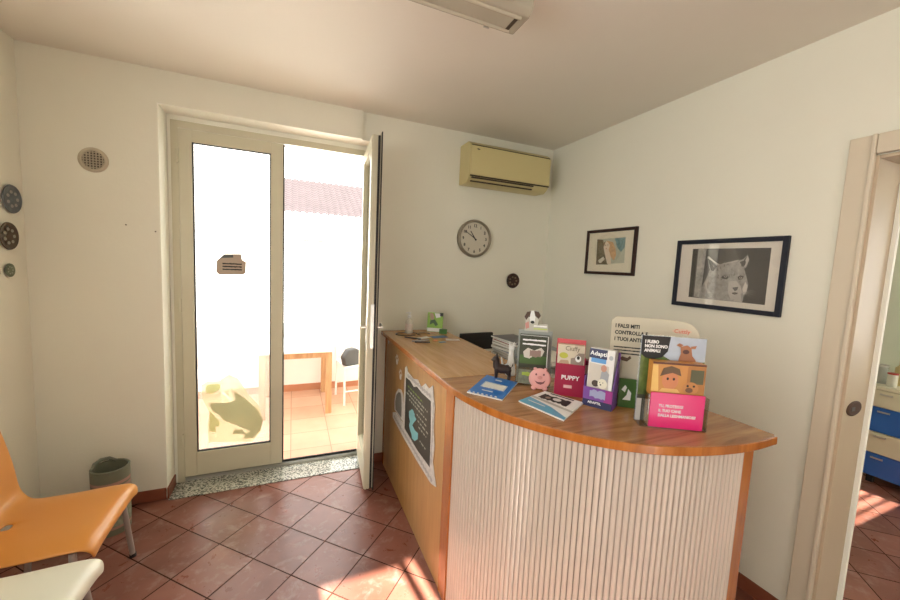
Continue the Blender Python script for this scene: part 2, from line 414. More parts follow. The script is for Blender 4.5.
# floor of both rooms
B_ = B().box(XL - 0.3, YR - 0.3, -0.15, 3.0, 0.205, 0.0, m_floor); struct(B_.build('floor'))
B_ = B().box(XL - 0.3, YR - 0.3, H, 3.0, 0.40, H + 0.25, m_ceil); struct(B_.build('ceiling'))
LW = (-4.2, -1.5, 0.95, 2.65)
b = B().box(XL - 0.25, YR - 0.3, 0, XL, LW[0], H, m_wall).box(XL - 0.25, LW[1], 0, XL, 0.40, H, m_wall).box(XL - 0.25, LW[0], 0, XL, LW[1], LW[2], m_wall).box(XL - 0.25, LW[0], LW[3], XL, LW[1], H, m_wall)
struct(b.build('wall_left'))
b = B()
for y0, y1 in ((LW[0], LW[0] + 0.05), (-2.93, -2.87), (LW[1] - 0.05, LW[1])): b.box(XL - 0.16, y0, LW[2], XL - 0.1, y1, LW[3], m_frame)
for z0 in (LW[2], LW[3] - 0.05): b.box(XL - 0.16, LW[0], z0, XL - 0.1, LW[1], z0 + 0.05, m_frame)
w2 = struct(b.build('added_window_2'))  # unseen window, added to throw more light on the right wall
B().box(XL - 0.135, LW[0] + 0.05, LW[2] + 0.05, XL - 0.13, LW[1] - 0.05, LW[3] - 0.05, m_glass).build('pane', w2)
# back wall with the terrace door opening; the part left of and above the door stands slightly proud
b = B()
OX0, OX1, OZ = -2.968, -1.583, 2.535
b.box(XL, -0.022, 0, OX0, 0.40, H, m_wall)
b.box(OX0, -0.022, OZ, -1.735, 0.40, H, m_wall)
b.box(-1.735, 0.0, OZ, OX1, 0.40, H, m_wall)
b.box(OX1, 0.0, 0, 0.2, 0.40, H, m_wall)
struct(b.build('wall_back'))
# reveal linings, paint whitened for the daylight falling on them
b = B()
b.box(OX0, -0.0215, 0.0, OX0 + 0.004, 0.145, OZ, m_reveal_lit)
b.box(OX1 - 0.004, 0.0005, 0.0, OX1, 0.145, OZ, m_reveal_lit)
b.box(OX0 + 0.004, -0.0215, OZ - 0.004, -1.735, 0.145, OZ, m_reveal_lit)
b.box(-1.735, 0.0005, OZ - 0.004, OX1 - 0.004, 0.145, OZ, m_reveal_lit)
struct(b.build('trim_1'))
# right wall with door opening
DY0, DY1, DZ = -2.12, -2.95, 2.16
b = B()
b.box(0, DY0, 0, 0.19, 0.0, H, m_wall)
b.box(0, YR, 0, 0.19, DY1, H, m_wall)
b.box(0, DY1, DZ, 0.19, DY0, H, m_wall)
struct(b.build('wall_right'))
# rear wall: glazed door opening and the side room's window
b = B()
RZ = 2.52
b.box(XL, YR - 0.25, 0, -1.83, YR, H, m_wall)
b.box(-1.83, YR - 0.25, RZ, -1.13, YR, H, m_wall)
b.box(-1.13, YR - 0.25, 0, 0.5, YR, H, m_wall)
b.box(0.5, YR - 0.25, 0, 2.4, YR, 1.05, m_wall)
b.box(0.5, YR - 0.25, 2.2, 2.4, YR, H, m_wall)
b.box(2.4, YR - 0.25, 0, 3.0, YR, H, m_wall)
struct(b.build('wall_rear'))
b = B()
for x0, x1 in ((-1.83, -1.64), (-1.23, -1.19)):
    b.box(x0, YR - 0.16, 0, x1, YR - 0.10, RZ, m_frame)
b.box(-1.64, YR - 0.16, 2.44, -1.23, YR - 0.10, RZ, m_frame)
b.box(-1.64, YR - 0.16, 0, -1.23, YR - 0.10, 0.10, m_frame)
rd = struct(b.build('door_3'))
b = B(); b.box(-1.64, YR - 0.135, 0.10, -1.23, YR - 0.129, 2.44, m_glass)
b.build('pane', rd)
# side room
b = B().box(2.75, -2.4, 0, 3.0, 0.0, H, m_wall2).box(2.75, YR, 0, 3.0, -3.9, H, m_wall2).box(2.75, -3.9, 0, 3.0, -2.4, 0.9, m_wall2).box(2.75, -3.9, 2.3, 3.0, -2.4, H, m_wall2)
struct(b.build('wall_side_room_far'))
b = B()
for y0, y1 in ((-3.9, -3.85), (-3.18, -3.12), (-2.45, -2.4)): b.box(2.85, y0, 0.9, 2.9, y1, 2.3, m_white)
for z0 in (0.9, 2.25): b.box(2.85, -3.9, z0, 2.9, -2.4, z0 + 0.05, m_white)
struct(b.build('added_window_3'))  # unseen window, added to brighten the side room
struct(B().box(0.2, -0.35, 0, 2.75, 0.40, H, m_wall2).build('wall_side_room_back'))
b = B()
b.box(0.5, YR - 0.15, 1.05, 0.55, YR - 0.1, 2.2, m_white); b.box(2.35, YR - 0.15, 1.05, 2.4, YR - 0.1, 2.2, m_white)
b.box(0.55, YR - 0.15, 1.05, 2.35, YR - 0.1, 1.10, m_white)
for k in range(17):
    z = 1.12 + k * 0.045
    b.add([(0.55, YR - 0.15, z), (2.35, YR - 0.15, z), (2.35, YR - 0.1, z + 0.045), (0.55, YR - 0.1, z + 0.045)], [(0, 1, 2, 3)], m_white)
for k in range(5):
    z = 1.93 + k * 0.06
    b.box(0.55, YR - 0.14, z, 2.35, YR - 0.11, z + 0.012, m_white)
struct(b.build('window_1'))

# skirting
def skirt(name, x0, y0, x1, y1, h=0.078):
    b = B().box(x0, y0, 0, x1, y1, h, m_skirt); return struct(b.build(name, bevel=0.004))
skirt('baseboard_back', XL + 0.01, -0.032, OX0, -0.022)
skirt('baseboard_reveal', OX0 + 0.004, -0.032, OX0 + 0.014, 0.14)
skirt('baseboard_back_right', OX1 + 0.0, -0.010, -1.515, 0.0)
skirt('baseboard_left', XL, YR, XL + 0.01, -0.022)
skirt('baseboard_right', -0.010, -2.035, 0.0, 0.0)

# granite threshold
b = B().box(OX0 + 0.015, -0.055, 0.0005, OX1 - 0.005, 0.205, 0.006, m_granite); struct(b.build('trim_2', bevel=0.002))

# right door casing, header and reveal board
b = B()
b.prism([(-2.036, -0.0), (-2.036, 0)], 0, 0, m_casing) if False else None
b.box(-0.018, -2.106, 0, 0.0, -2.036, 2.245, m_casing)
b.box(-0.028, -2.122, 0, 0.0, -2.106, 2.245, m_casing)
b.box(-0.022, -3.04, 2.165, 0.0, -2.122, 2.245, m_casing)
b.box(-0.018, -3.04, 0, 0.0, -2.96, 2.165, m_casing)
struct(b.build('trim_3', bevel=0.004))
b = B()
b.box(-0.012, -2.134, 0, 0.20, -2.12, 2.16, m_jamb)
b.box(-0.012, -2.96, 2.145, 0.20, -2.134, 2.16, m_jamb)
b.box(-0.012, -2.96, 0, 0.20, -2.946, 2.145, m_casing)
b.box(0.19, -2.15, 0, 0.212, -2.04, 2.18, m_reveal_lit)  # lit inner edge, its brightness put into the paint
jamb = struct(b.build('door_2', bevel=0.003))
b = B().lathe([(0.0, -0.004), (0.028, -0.004), (0.034, 0.0), (0.034, 0.002)], mat('dark brass', (0.055, 0.02, 0.007), 0.75, 0.0), (0.080, -2.136, 1.086), 24, 'y', sx=1.95)
b.box(0.045, -2.141, 1.078, 0.075, -2.139, 1.096, m_black)
b.build('lock_plate', jamb)

# ---------------------------------------------------------------- terrace door: fixed frame + shut leaf
FY0, FY1 = 0.145, 0.205
b = B()
b.box(-2.945, FY0, 0.006, -2.903, FY1, 2.50, m_frame)
b.box(-1.662, FY0, 0.006, -1.620, FY1, 2.50, m_frame)
b.box(-2.903, FY0, 2.455, -1.662, FY1, 2.50, m_frame)
b.box(-2.903, FY0 + 0.01, 0.006, -1.662, FY1, 0.03, m_metal)
b.box(-2.903, FY0 + 0.03, 0.03, -1.662, FY0 + 0.04, 0.045, m_gasket)
# wall fill between frame and opening
b.box(OX0 + 0.004, FY0 + 0.005, 0.006, -2.945, 0.40, OZ, m_reveal_lit)
b.box(-1.62, FY0 + 0.005, 0.006, OX1 - 0.004, 0.40, OZ, m_reveal_lit)
b.box(-2.945, FY0 + 0.005, 2.50, -1.62, 0.40, OZ, m_reveal_lit)
d1 = struct(b.build('door_1'))
b = B()
LY = 0.135
b.box(-2.900, LY, 0.045, -2.828, LY + 0.045, 2.45, m_frame)
b.box(-2.352, LY, 0.045, -2.272, LY + 0.045, 2.45, m_frame)
b.box(-2.828, LY, 2.373, -2.352, LY + 0.045, 2.45, m_frame)
b.box(-2.828, LY, 0.045, -2.352, LY + 0.045, 0.218, m_frame)
b.box(-2.272, LY + 0.012, 0.045, -2.262, LY + 0.045, 2.45, m_gasket)
leaf = b.build('leaf', d1, bevel=0.003)
b = B()
for x0, z0, x1, z1 in ((-2.828, 0.218, -2.820, 2.373), (-2.360, 0.218, -2.352, 2.373), (-2.820, 2.367, -2.36, 2.373), (-2.820, 0.218, -2.36, 0.226)):
    b.box(x0, LY + 0.012, z0, x1, LY + 0.03, z1, m_gasket)
b.build('gasket', leaf)
b = B().box(-2.820, 0.155, 0.226, -2.360, 0.161, 2.367, m_glass_hazy); b.build('pane', leaf)
for z in (0.32, 1.28, 2.27):
    b = B().tube([(-2.905, LY - 0.006, z - 0.045), (-2.905, LY - 0.006, z + 0.045)], 0.008, m_frame, 10); b.build('hinge', d1, smooth=True)

# open leaf, swung into the room
b = B()
W_ = 0.555
lf = bpy.data.objects.new('door_4', None); COL.objects.link(lf); lf.location = (-1.672, 0.14, 0.0); struct(lf)
lf.rotation_euler = (0, 0, R(-90 + -4))
# local: x along the leaf away from hinge, y thickness
b.box(0.0, -0.028, 0.045, 0.075, 0.028, 2.45, m_frame)
b.box(W_ - 0.075, -0.028, 0.045, W_ - 0.006, 0.028, 2.45, m_frame)
b.box(0.075, -0.028, 2.375, W_ - 0.075, 0.028, 2.45, m_frame)
b.box(0.075, -0.028, 0.045, W_ - 0.075, 0.028, 0.218, m_frame)
b.box(W_ - 0.006, -0.022, 0.045, W_ + 0.004, -0.008, 2.45, m_frame)
b.box(W_ - 0.006, -0.004, 0.045, W_ + 0.002, 0.008, 2.45, m_frame)
b.box(W_ - 0.006, 0.012, 0.045, W_ - 0.001, 0.026, 2.45, m_gasket)
b.box(0.02, 0.028, 0.045, W_ - 0.012, 0.034, 2.47, m_frame)
b.box(W_ - 0.02, 0.034, 0.03, W_ + 0.004, 0.040, 2.475, m_gasket)
b.build('leaf', lf)
b = B()
for x0, x1, z0, z1 in ((0.075, 0.083, 0.218, 2.375), (W_ - 0.083, W_ - 0.075, 0.218, 2.375), (0.083, W_ - 0.083, 2.367, 2.375), (0.083, W_ - 0.083, 0.218, 0.226)):
    b.box(x0, -0.012, z0, x1, 0.012, z1, m_frame)
b.build('gasket', lf)
B().box(0.083, -0.003, 0.226, W_ - 0.083, 0.003, 2.367, m_glass).build('pane', lf)
b = B().tube([(W_ - 0.04, -0.07, 1.19), (W_ - 0.04, 0.075, 1.19)], 0.009, m_metal, 10)
b.tube([(W_ - 0.04, -0.07, 1.19), (W_ - 0.15, -0.075, 1.19)], 0.009, m_metal, 10)
b.tube([(W_ - 0.04, 0.075, 1.19), (W_ - 0.15, 0.08, 1.19)], 0.009, m_metal, 10)
b.box(W_ - 0.055, -0.032, 1.08, W_ - 0.025, -0.028, 1.26, m_metal)
b.box(W_ - 0.055, 0.034, 1.08, W_ - 0.025, 0.038, 1.26, m_metal)
b.build('handle', lf, smooth=True)
B().box(W_ - 0.001, -0.010, 1.05, W_ + 0.006, 0.012, 1.35, m_metal).build('lock_strip', lf)

# ---------------------------------------------------------------- outside
struct(B().box(-7, 0.40, -0.20, 2.5, 2.15, -0.012, m_terr).box(OX0, 0.205, -0.14, OX1, 0.40, -0.012, m_terr).build('terrace_floor'))
b = B().box(-7, 2.0, -0.012, 2.5, 2.15, 0.80, m_out); b.box(-7, 1.97, 0.78, 2.5, 2.18, 0.82, m_out)
struct(b.build('terrace_parapet'))
struct(B().box(-7, 1.985, -0.012, 2.5, 2.0, 0.07, m_skirt if False else mat('terracotta terrace skirting', (0.50, 0.22, 0.12), 0.5, noise=0.1)).build('baseboard_terrace'))

m_roof = mat('roof tile clay', (0.026, 0.018, 0.021), 0.8, noise=0.35, nscale=3)
bl = thing('house', 'white house with clay tiled roof seen beyond the terrace parapet', 'house', (0, 9, 0))
b = B().box(-2.42, 0, -3, 7, 5, 2.97, m_out); b.build('wall', bl)
b = B()
nx = 90
x0_, x1_ = -2.62, 7.2
rows = 17
for r_ in range(rows):
    ya, yb = -0.25 + r_ * 0.17, -0.25 + (r_ + 1) * 0.17 + 0.03
    za, zb = 2.99 + r_ * 0.085, 2.99 + (r_ + 1) * 0.085 - 0.02
    vs = []; fs = []
    n = 200
    for i in range(n + 1):
        x = x0_ + (x1_ - x0_) * i / n
        wv = 0.045 * abs(math.sin(PI * i / 4.0))
        vs += [(x, ya, za + wv - 0.05), (x, ya, za + wv), (x, yb, zb + wv)]
    for i in range(n):
        a = i * 3; fs += [(a, a + 3, a + 4, a + 1), (a + 1, a + 4, a + 5, a + 2)]
    b.add(vs, fs, m_roof)
b.build('roof', bl)
b = B()
m_sh = mat('pale green window paint', (0.085, 0.115, 0.105), 0.5)
b.box(-2.03, -0.03, 1.33, -1.33, 0.0, 1.97, m_sh)
b.box(-1.96, -0.04, 1.70, -1.55, -0.03, 1.86, m_white); b.box(-1.52, -0.04, 1.38, -1.38, -0.03, 1.86, mat('window glass', (0.10, 0.15, 0.14), 0.2))
b.box(-1.9, -0.04, 1.38, -1.55, -0.03, 1.6, mat('window glass dark', (0.05, 0.06, 0.06), 0.2))
b.build('window', bl)
b = B().box(-2.20, -0.14, 2.17, -1.13, 0.0, 2.21, m_roof); b.build('ledge', bl)

# terrace furniture
m_tw = wood('weathered table wood', (0.40, 0.20, 0.09), (0.62, 0.38, 0.2), 'Z', 0.6, 3, 0)
tt = thing('terrace_table', 'wooden legged table with pale top against the terrace parapet', 'table', (-2.16, 1.5, -0.012))
B().box(-0.36, -0.36, 0.675, 0.36, 0.44, 0.70, m_out).build('tabletop', tt, bevel=0.004)
B().box(-0.32, -0.33, 0.615, 0.32, -0.31, 0.675, m_tw).box(-0.32, 0.38, 0.615, 0.32, 0.40, 0.675, m_tw).box(-0.33, -0.31, 0.615, -0.31, 0.38, 0.675, m_tw).box(0.31, -0.31, 0.615, 0.33, 0.38, 0.675, m_tw).build('apron', tt)
for sx in (-1, 1):
    for y in (-0.31, 0.38):
        B().box(sx * 0.32 - 0.03, y - 0.03, 0, sx * 0.32 + 0.03, y + 0.03, 0.675, m_tw).build('leg', tt)


def garden_chair(loc, rz, label):
    t = thing('garden_chair', label, 'chair', loc, rz, None)
    B().box(-0.2, -0.2, 0.43, 0.2, 0.2, 0.45, m_white).build('seat', t, bevel=0.006)
    b = B()
    for k in range(4): b.box(-0.19, 0.19 + 0.02 * k, 0.52 + k * 0.08, 0.19, 0.205 + 0.02 * k, 0.575 + k * 0.08, m_white)
    b.build('backrest', t)
    for sx in (-1, 1):
        B().tube([(sx * 0.19, -0.19, 0), (sx * 0.19, -0.17, 0.44)], 0.012, m_white, 8).build('leg', t, smooth=True)
        B().tube([(sx * 0.19, 0.2, 0), (sx * 0.19, 0.18, 0.45), (sx * 0.19, 0.26, 0.84)], 0.012, m_white, 8).build('leg', t, smooth=True)
    B().tube([(-0.19, -0.19, 0.16), (0.19, -0.19, 0.16)], 0.009, m_white, 8).build('stretcher', t, smooth=True)
    B().tube([(-0.19, 0.195, 0.16), (0.19, 0.195, 0.16)], 0.009, m_white, 8).build('stretcher', t, smooth=True)
    return t
garden_chair((-1.49, 1.55, -0.012), R(8), 'white garden chair right of the terrace table, mostly behind the open leaf')
garden_chair((-3.02, 1.45, -0.012), R(-70), 'white garden chair left of the terrace table, behind the shut glazed leaf')
bag = B().prism([(-0.10, 0.0), (0.10, 0.0), (0.12, 0.14), (0.03, 0.2), (-0.06, 0.19), (-0.12, 0.1)], -0.05, 0.05, mat('dark grey cloth', (0.08, 0.08, 0.08), 0.8), 'y').build('bag', None, bevel=0.02, seg=3, loc=(-1.57, 1.42, 0.439), rot=(0, 0, 0.4))
tag(bag, 'dark bag lying on the white terrace chair', 'bag')

# ================================================================== FURNITURE
def seat_chair(name, label, loc, rz, m, hw=0.245, slot=True):
    t = thing(name, label, 'chair', loc, rz)
    prof = [(-0.262, 0.392, .93), (-0.262, 0.415, .96), (-0.255, 0.435, 1), (-0.235, 0.449, 1), (-0.20, 0.453, 1), (-0.1, 0.448, 1.0), (0.0, 0.444, .99), (0.105, 0.444, .98), (0.125, 0.446, .98),
            (0.148, 0.452, .97), (0.172, 0.466, .97), (0.188, 0.50, .98), (0.196, 0.55, 1.0), (0.205, 0.61, 1.01), (0.218, 0.68, 1.0), (0.23, 0.745, .99), (0.242, 0.81, .96), (0.25, 0.86, .86), (0.256, 0.895, .62), (0.258, 0.905, .3)]
    n = 22; vs = []; fs = []
    for y, z, w_ in prof:
        for i in range(n + 1):
            u = -1 + 2 * i / n
            x = hw * w_ * u
            bend = 0.018 * abs(u) ** 5
            if z <= 0.456: vs.append((x, y, z - bend))
            else: vs.append((x, y, z))
    for j in range(len(prof) - 1):
        for i in range(n):
            if slot and j in (7,) and 10 <= i <= 11: continue
            a = j * (n + 1) + i
            fs.append((a, a + 1, a + n + 2, a + n + 1))
    b = B().add(vs, fs, m)
    o = b.build('seat_shell', t, smooth=True)
    s = o.modifiers.new('solid', 'SOLIDIFY'); s.thickness = 0.012; s.offset = -1
    sb = o.modifiers.new('sub', 'SUBSURF'); sb.levels = 1; sb.render_levels = 2
    b = B().tube([(-hw + 0.08, -0.17, 0.415), (-hw + 0.08, 0.15, 0.415)], 0.011, m_grey).tube([(hw - 0.08, -0.17, 0.415), (hw - 0.08, 0.15, 0.415)], 0.011, m_grey)
    b.tube([(-hw + 0.08, 0.0, 0.415), (hw - 0.08, 0.0, 0.415)], 0.011, m_grey)
    b.build('under_frame', t, smooth=True)
    for sx in (-1, 1):
        for y0, y1 in ((-0.19, -0.215), (0.15, 0.20)):
            B().tube([(sx * (hw - 0.02), y0, 0.415), (sx * (hw + 0.03), y1, 0.006)], 0.0125, m_grey, 12).build('leg', t, smooth=True)
            B().lathe([(0.015, 0.0), (0.015, 0.02)], m_black, (sx * (hw + 0.031), y1, 0), 12).build('foot_cap', t)
    return t
seat_chair('waiting_chair', 'orange plastic waiting chair with grey tube legs against left wall', (-3.20, -0.818, 0), R(90), m_orange)
seat_chair('waiting_chair', 'white plastic waiting chair in the corner nearest the camera, beside orange chair', (-3.145, -1.36, 0), R(88), m_seatw)

# waste bin
m_bin = mat('sage green plastic', (0.16, 0.17, 0.12), 0.5)
m_bin2 = mat('floral cream and grey print', (0.26, 0.28, 0.20), 0.6, noise=0.8, nscale=28)
m_bin3 = mat('pink stripe', (0.42, 0.25, 0.20), 0.6)
bn = thing('waste_bin', 'round green and pink patterned waste bin behind the orange chair', 'bin', (-3.172, -0.250, 0))
b = B()
Hb = 0.385
def br_(z): return 0.086 + 0.003 * z / Hb
for z0, z1, mm in ((0, 0.035, m_bin), (0.035, 0.05, m_bin3), (0.05, 0.27, m_bin2), (0.27, 0.29, m_bin3), (0.29, 0.30, m_bin), (0.30, 0.318, m_bin3), (0.318, Hb, m_bin)):
    b.lathe([(br_(z0), z0), (br_(z1), z1)], mm, n=32, cap=(z0 == 0, False))
b.lathe([(br_(Hb), Hb), (br_(Hb) - 0.006, Hb + 0.003), (br_(Hb) - 0.010, Hb), (0.078, Hb - 0.1), (0.074, 0.01)], m_bin, n=32, cap=(False, False))
b.lathe([(0.074, 0.008), (0.074, 0.010)], m_bin, n=32)
b.build('body', bn, smooth=True)
b = B().tube([(-0.082, 0.0, Hb - 0.01), (-0.078, 0.02, Hb + 0.012), (-0.06, 0.05, Hb + 0.022), (-0.03, 0.07, Hb + 0.018), (0.0, 0.078, Hb - 0.005)], 0.010, mat('grey green liner', (0.13, 0.14, 0.10), 0.35), 8)
b.build('liner_edge', bn, smooth=True)

# ---------------------------------------------------------------- reception counter
HC = 1.096; TT = 0.026
front = [(-1.549, -1.29), (-1.547, -1.453), (-1.523, -1.598), (-1.483, -1.728), (-1.425, -1.839), (-1.364, -1.926), (-1.300, -2.000),
         (-1.233, -2.058), (-1.155, -2.109), (-1.070, -2.148), (-0.973, -2.178), (-0.86, -2.198), (-0.76, -2.204), (-0.66, -2.200)]
def smooth_pts(P, k=6):
    out = []
    for i in range(len(P) - 1):
        p0 = P[max(0, i - 1)]; p1 = P[i]; p2 = P[i + 1]; p3 = P[min(len(P) - 1, i + 2)]
        for j in range(k):
            t = j / k
            out.append(tuple(0.5 * ((2 * p1[c]) + (-p0[c] + p2[c]) * t + (2 * p0[c] - 5 * p1[c] + 4 * p2[c] - p3[c]) * t * t + (-p0[c] + 3 * p1[c] - 3 * p2[c] + p3[c]) * t ** 3) for c in (0, 1)))
    out.append(P[-1]); return out
fs_ = smooth_pts(front, 5)
inner = smooth_pts([(-0.65, -1.74), (-0.76, -1.70), (-0.88, -1.60), (-0.98, -1.45), (-1.037, -1.29)], 5)
ct = thing('reception_counter', 'wooden reception counter with curved ribbed front and straight leg to back wall', 'counter', (-1.1, -1.2, 0))
ORG = Vector((-1.1, -1.2, 0))
def cb(b, name, par=ct, **k):
    b.v = [(v[0] - ORG.x, v[1] - ORG.y, v[2]) for v in b.v]; return b.build(name, par, **k)
b = B().prism([(-1.549, -0.012), (-1.549, -1.288), (-1.037, -1.288), (-1.037, -0.012)], HC - TT, HC, m_top)
cb(b, 'worktop', bevel=0.004)
b = B().prism(fs_ + [(-0.645, -2.19)] + inner, HC - TT, HC, m_top2)
cb(b, 'curved_worktop', bevel=0.004)
# front edging strip following the worktop
def offset(P, d):
    out = []
    for i, p in enumerate(P):
        a = P[max(0, i - 1)]; c = P[min(len(P) - 1, i + 1)]
        t = Vector((c[0] - a[0], c[1] - a[1])).normalized(); n = Vector((t.y, -t.x))   # outward is left of travel (towards camera)
        out.append((p[0] - n.x * d * -1 if False else p[0] + n.x * -d * -1, p[1] + n.y * d))
    return out
# travelling from the back wall to the right end, outward normal is (t.y, -t.x)
def off(P, d):
    out = []
    for i, p in enumerate(P):
        a = P[max(0, i - 1)]; c = P[min(len(P) - 1, i + 1)]
        t = Vector((c[0] - a[0], c[1] - a[1])).normalized()
        out.append((p[0] + t.y * d, p[1] - t.x * d))
    return out
edge_path = [(-1.549, -0.012), (-1.549, -0.6)] + fs_
eo = off(edge_path, 0.005)
eo[-1] = (-0.655, -2.206)
def strip(P, Q, z0, z1, m):
    n = len(P); vs = []
    for p, q in zip(P, Q): vs += [(p[0], p[1], z0), (q[0], q[1], z0), (q[0], q[1], z1), (p[0], p[1], z1)]
    fs = []
    for i in range(n - 1):
        a = i * 4; c = a + 4
        for k in range(4): fs.append((a + k, c + k, c + (k + 1) % 4, a + (k + 1) % 4))
    fs += [(0, 1, 2, 3), tuple((n - 1) * 4 + k for k in (3, 2, 1, 0))]
    return B().add(vs, fs, m)
sgn = 1
# check outward direction
if (Vector(eo[20]) - Vector((-1.0, -1.3))).length < (Vector(edge_path[20]) - Vector((-1.0, -1.3))).length:
    eo = off(edge_path, -0.005); sgn = -1
cb(strip(edge_path, eo, HC - TT - 0.004, HC - 0.001, m_edge), 'edge_strip', bevel=0.003, seg=3)
# panels
cb(B().box(-1.517, -1.30, 0.0, -1.497, -0.055, HC - TT, m_side), 'side_panel', bevel=0.001)
cb(B().box(-1.519, -0.055, 0.0, -1.490, -0.014, HC - TT, m_edge), 'end_post')
cb(B().box(-1.521, -1.385, 0.0, -1.480, -1.30, HC - TT, m_edge), 'post')
# right end post
pin = off(fs_, -0.045 * sgn)
i_end = min(range(len(pin)), key=lambda i: abs(pin[i][0] - (-0.755)))
pe = pin[i_end]
cb(B().prism([(pe[0], pe[1] - 0.004), (-0.690, -2.158), (-0.690, -2.118), (pe[0], pe[1] + 0.03)], 0, HC - TT, m_edge), 'post')
cb(B().box(-0.712, -2.118, 0.0, -0.692, -1.75, HC - TT, m_side), 'end_panel')
# ribbed front: resample path between posts
i_st = min(range(len(pin)), key=lambda i: abs(pin[i][1] - (-1.385)))
path = pin[i_st:i_end + 1]
L_ = [0]
for i in range(1, len(path)): L_.append(L_[-1] + math.dist(path[i], path[i - 1]))
def atl(s):
    for i in range(1, len(path)):
        if s <= L_[i] + 1e-9:
            t = (s - L_[i - 1]) / (L_[i] - L_[i - 1]); p = Vector(path[i - 1]).lerp(Vector(path[i]), t)
            d = (Vector(path[min(i + 1, len(path) - 1)]) - Vector(path[max(0, i - 2)])).normalized()
            return p, Vector((d.y, -d.x)) * sgn
    return Vector(path[-1]), Vector((0, -1))
pitch_ = 0.0195
nr = int(L_[-1] / pitch_); pitch_ = L_[-1] / nr
sec = [(0.0, -0.004), (0.07, 0.0055), (0.25, 0.0088), (0.5, 0.0100), (0.75, 0.0088), (0.93, 0.0055)]
vs = []; fs = []
for k in range(nr):
    for u, h in sec:
        p, n_ = atl((k + u) * pitch_); q = p + n_ * h
        vs += [(q.x, q.y, 0.012), (q.x, q.y, HC - TT - 0.002)]
p, n_ = atl(L_[-1]); vs += [(p.x, p.y, 0.012), (p.x, p.y, HC - TT - 0.002)]
for i in range(len(vs) // 2 - 1): fs.append((2 * i, 2 * i + 2, 2 * i + 3, 2 * i + 1))
rb = B().add(vs, fs, m_rib); cb(rb, 'ribbed_panel')
cb(strip([tuple(atl(L_[-1] * i / 30)[0] - atl(L_[-1] * i / 30)[1] * 0.012) for i in range(31)], [tuple(atl(L_[-1] * i / 30)[0] - atl(L_[-1] * i / 30)[1] * 0.0055) for i in range(31)], 0.0, HC - TT - 0.002, m_side), 'backing_panel')

# desk behind the counter with monitor, magazine piles
dk = thing('low_cabinet', 'low pale cabinet standing behind the counter, under the magazine piles', 'cabinet', (-0.78, -0.78, 0))
B().box(-0.2, -0.49, 0.06, 0.2, 0.49, 0.93, m_side).build('body', dk)
B().box(-0.21, -0.5, 0.93, 0.21, 0.5, 0.95, m_top).build('top', dk)
B().box(-0.2, -0.47, 0.0, 0.18, 0.47, 0.06, m_black).build('plinth', dk)


m_txtk = mat('black ink', (0.02, 0.02, 0.02), 0.6)
m_txtw = mat('white ink', (0.85, 0.85, 0.85), 0.6)
m_clear = glass('clear acrylic', (0.93, 0.95, 0.94), 0.2)
def flat(name, c, r=0.5, **k): return mat(name, c, r, **k)

# monitor behind the counter
mo = thing('monitor', 'black computer monitor standing behind the counter near the back wall', 'monitor', (-0.868, -0.335, 0.95), R(4))
B().box(-0.15, -0.012, 0.035, 0.145, 0.016, 0.168, m_black).build('screen', mo, bevel=0.005)
B().box(-0.02, -0.01, 0.008, 0.02, 0.01, 0.06, m_black).build('stand', mo); B().box(-0.09, -0.05, 0, 0.09, 0.05, 0.008, m_black).build('foot', mo)

# magazine piles and trays on the low cabinet
mnames = ['tan', 'dark green', 'red', 'cream', 'black', 'sage', 'straw coloured', 'blue']
mord = ['lowest', 'second lowest', 'third lowest', 'fourth lowest', 'fifth from the bottom', 'sixth from the bottom', 'middle', 'sixth from the top', 'fifth from the top', 'fourth from the top', 'third from the top', 'second from the top', 'topmost']
mcols = [(0.55, 0.5, 0.42), (0.2, 0.25, 0.2), (0.5, 0.12, 0.1), (0.62, 0.6, 0.55), (0.12, 0.12, 0.14), (0.4, 0.42, 0.38), (0.6, 0.55, 0.4), (0.25, 0.3, 0.4)]
mz = []
zz = 0.951
NZ = 13
for k in range(NZ):
    c = mcols[k % len(mcols)]
    h = random.uniform(0.012, 0.02)
    a = -1.5 + random.uniform(-0.15, 0.15)
    o = B().box(-0.14, -0.1, 0, 0.14, 0.1, h * 0.86, mat('magazine cover', c, 0.4, noise=0.4, nscale=30)).box(-0.137, -0.102, 0.002, 0.138, 0.098, h * 0.8, m_paper).build('magazine', None, loc=(-0.79 + random.uniform(-.012, .012), -0.76 + random.uniform(-.01, .01), zz), rot=(0, 0, a))
    zz += h
    tag(o, mnames[k % 8] + ' magazine, ' + mord[k] + ' of the pile behind the dark dog figurine', 'magazine', 'magazines piled behind the counter')
m_tray = flat('grey tray plastic', (0.32, 0.34, 0.32), 0.4)
for k in range(3):
    t = thing('paper_tray', ['lowest grey paper tray behind the leaflet holders', 'middle grey paper tray behind the leaflet holders', 'topmost grey paper tray with papers behind the leaflet holders'][k], 'tray', (-0.77, -1.09, 0.951 + k * 0.068), 0, 'stacked paper trays')
    b = B().box(-0.14, -0.16, 0, 0.14, 0.16, 0.006, m_tray).box(-0.14, -0.16, 0.006, -0.134, 0.16, 0.05, m_tray).box(0.134, -0.16, 0.006, 0.14, 0.16, 0.05, m_tray).box(-0.134, 0.154, 0.006, 0.134, 0.16, 0.05, m_tray)
    for sx in (-0.137, 0.137):
        for y in (-0.15, 0.15): b.box(sx - 0.003, y - 0.006, 0.05, sx + 0.003, y + 0.006, 0.068 if k < 2 else 0.055, m_tray)
    b.build('tray', t); B().box(-0.12, -0.15, 0.007, 0.12, 0.14, 0.03, m_paper).build('papers', t)

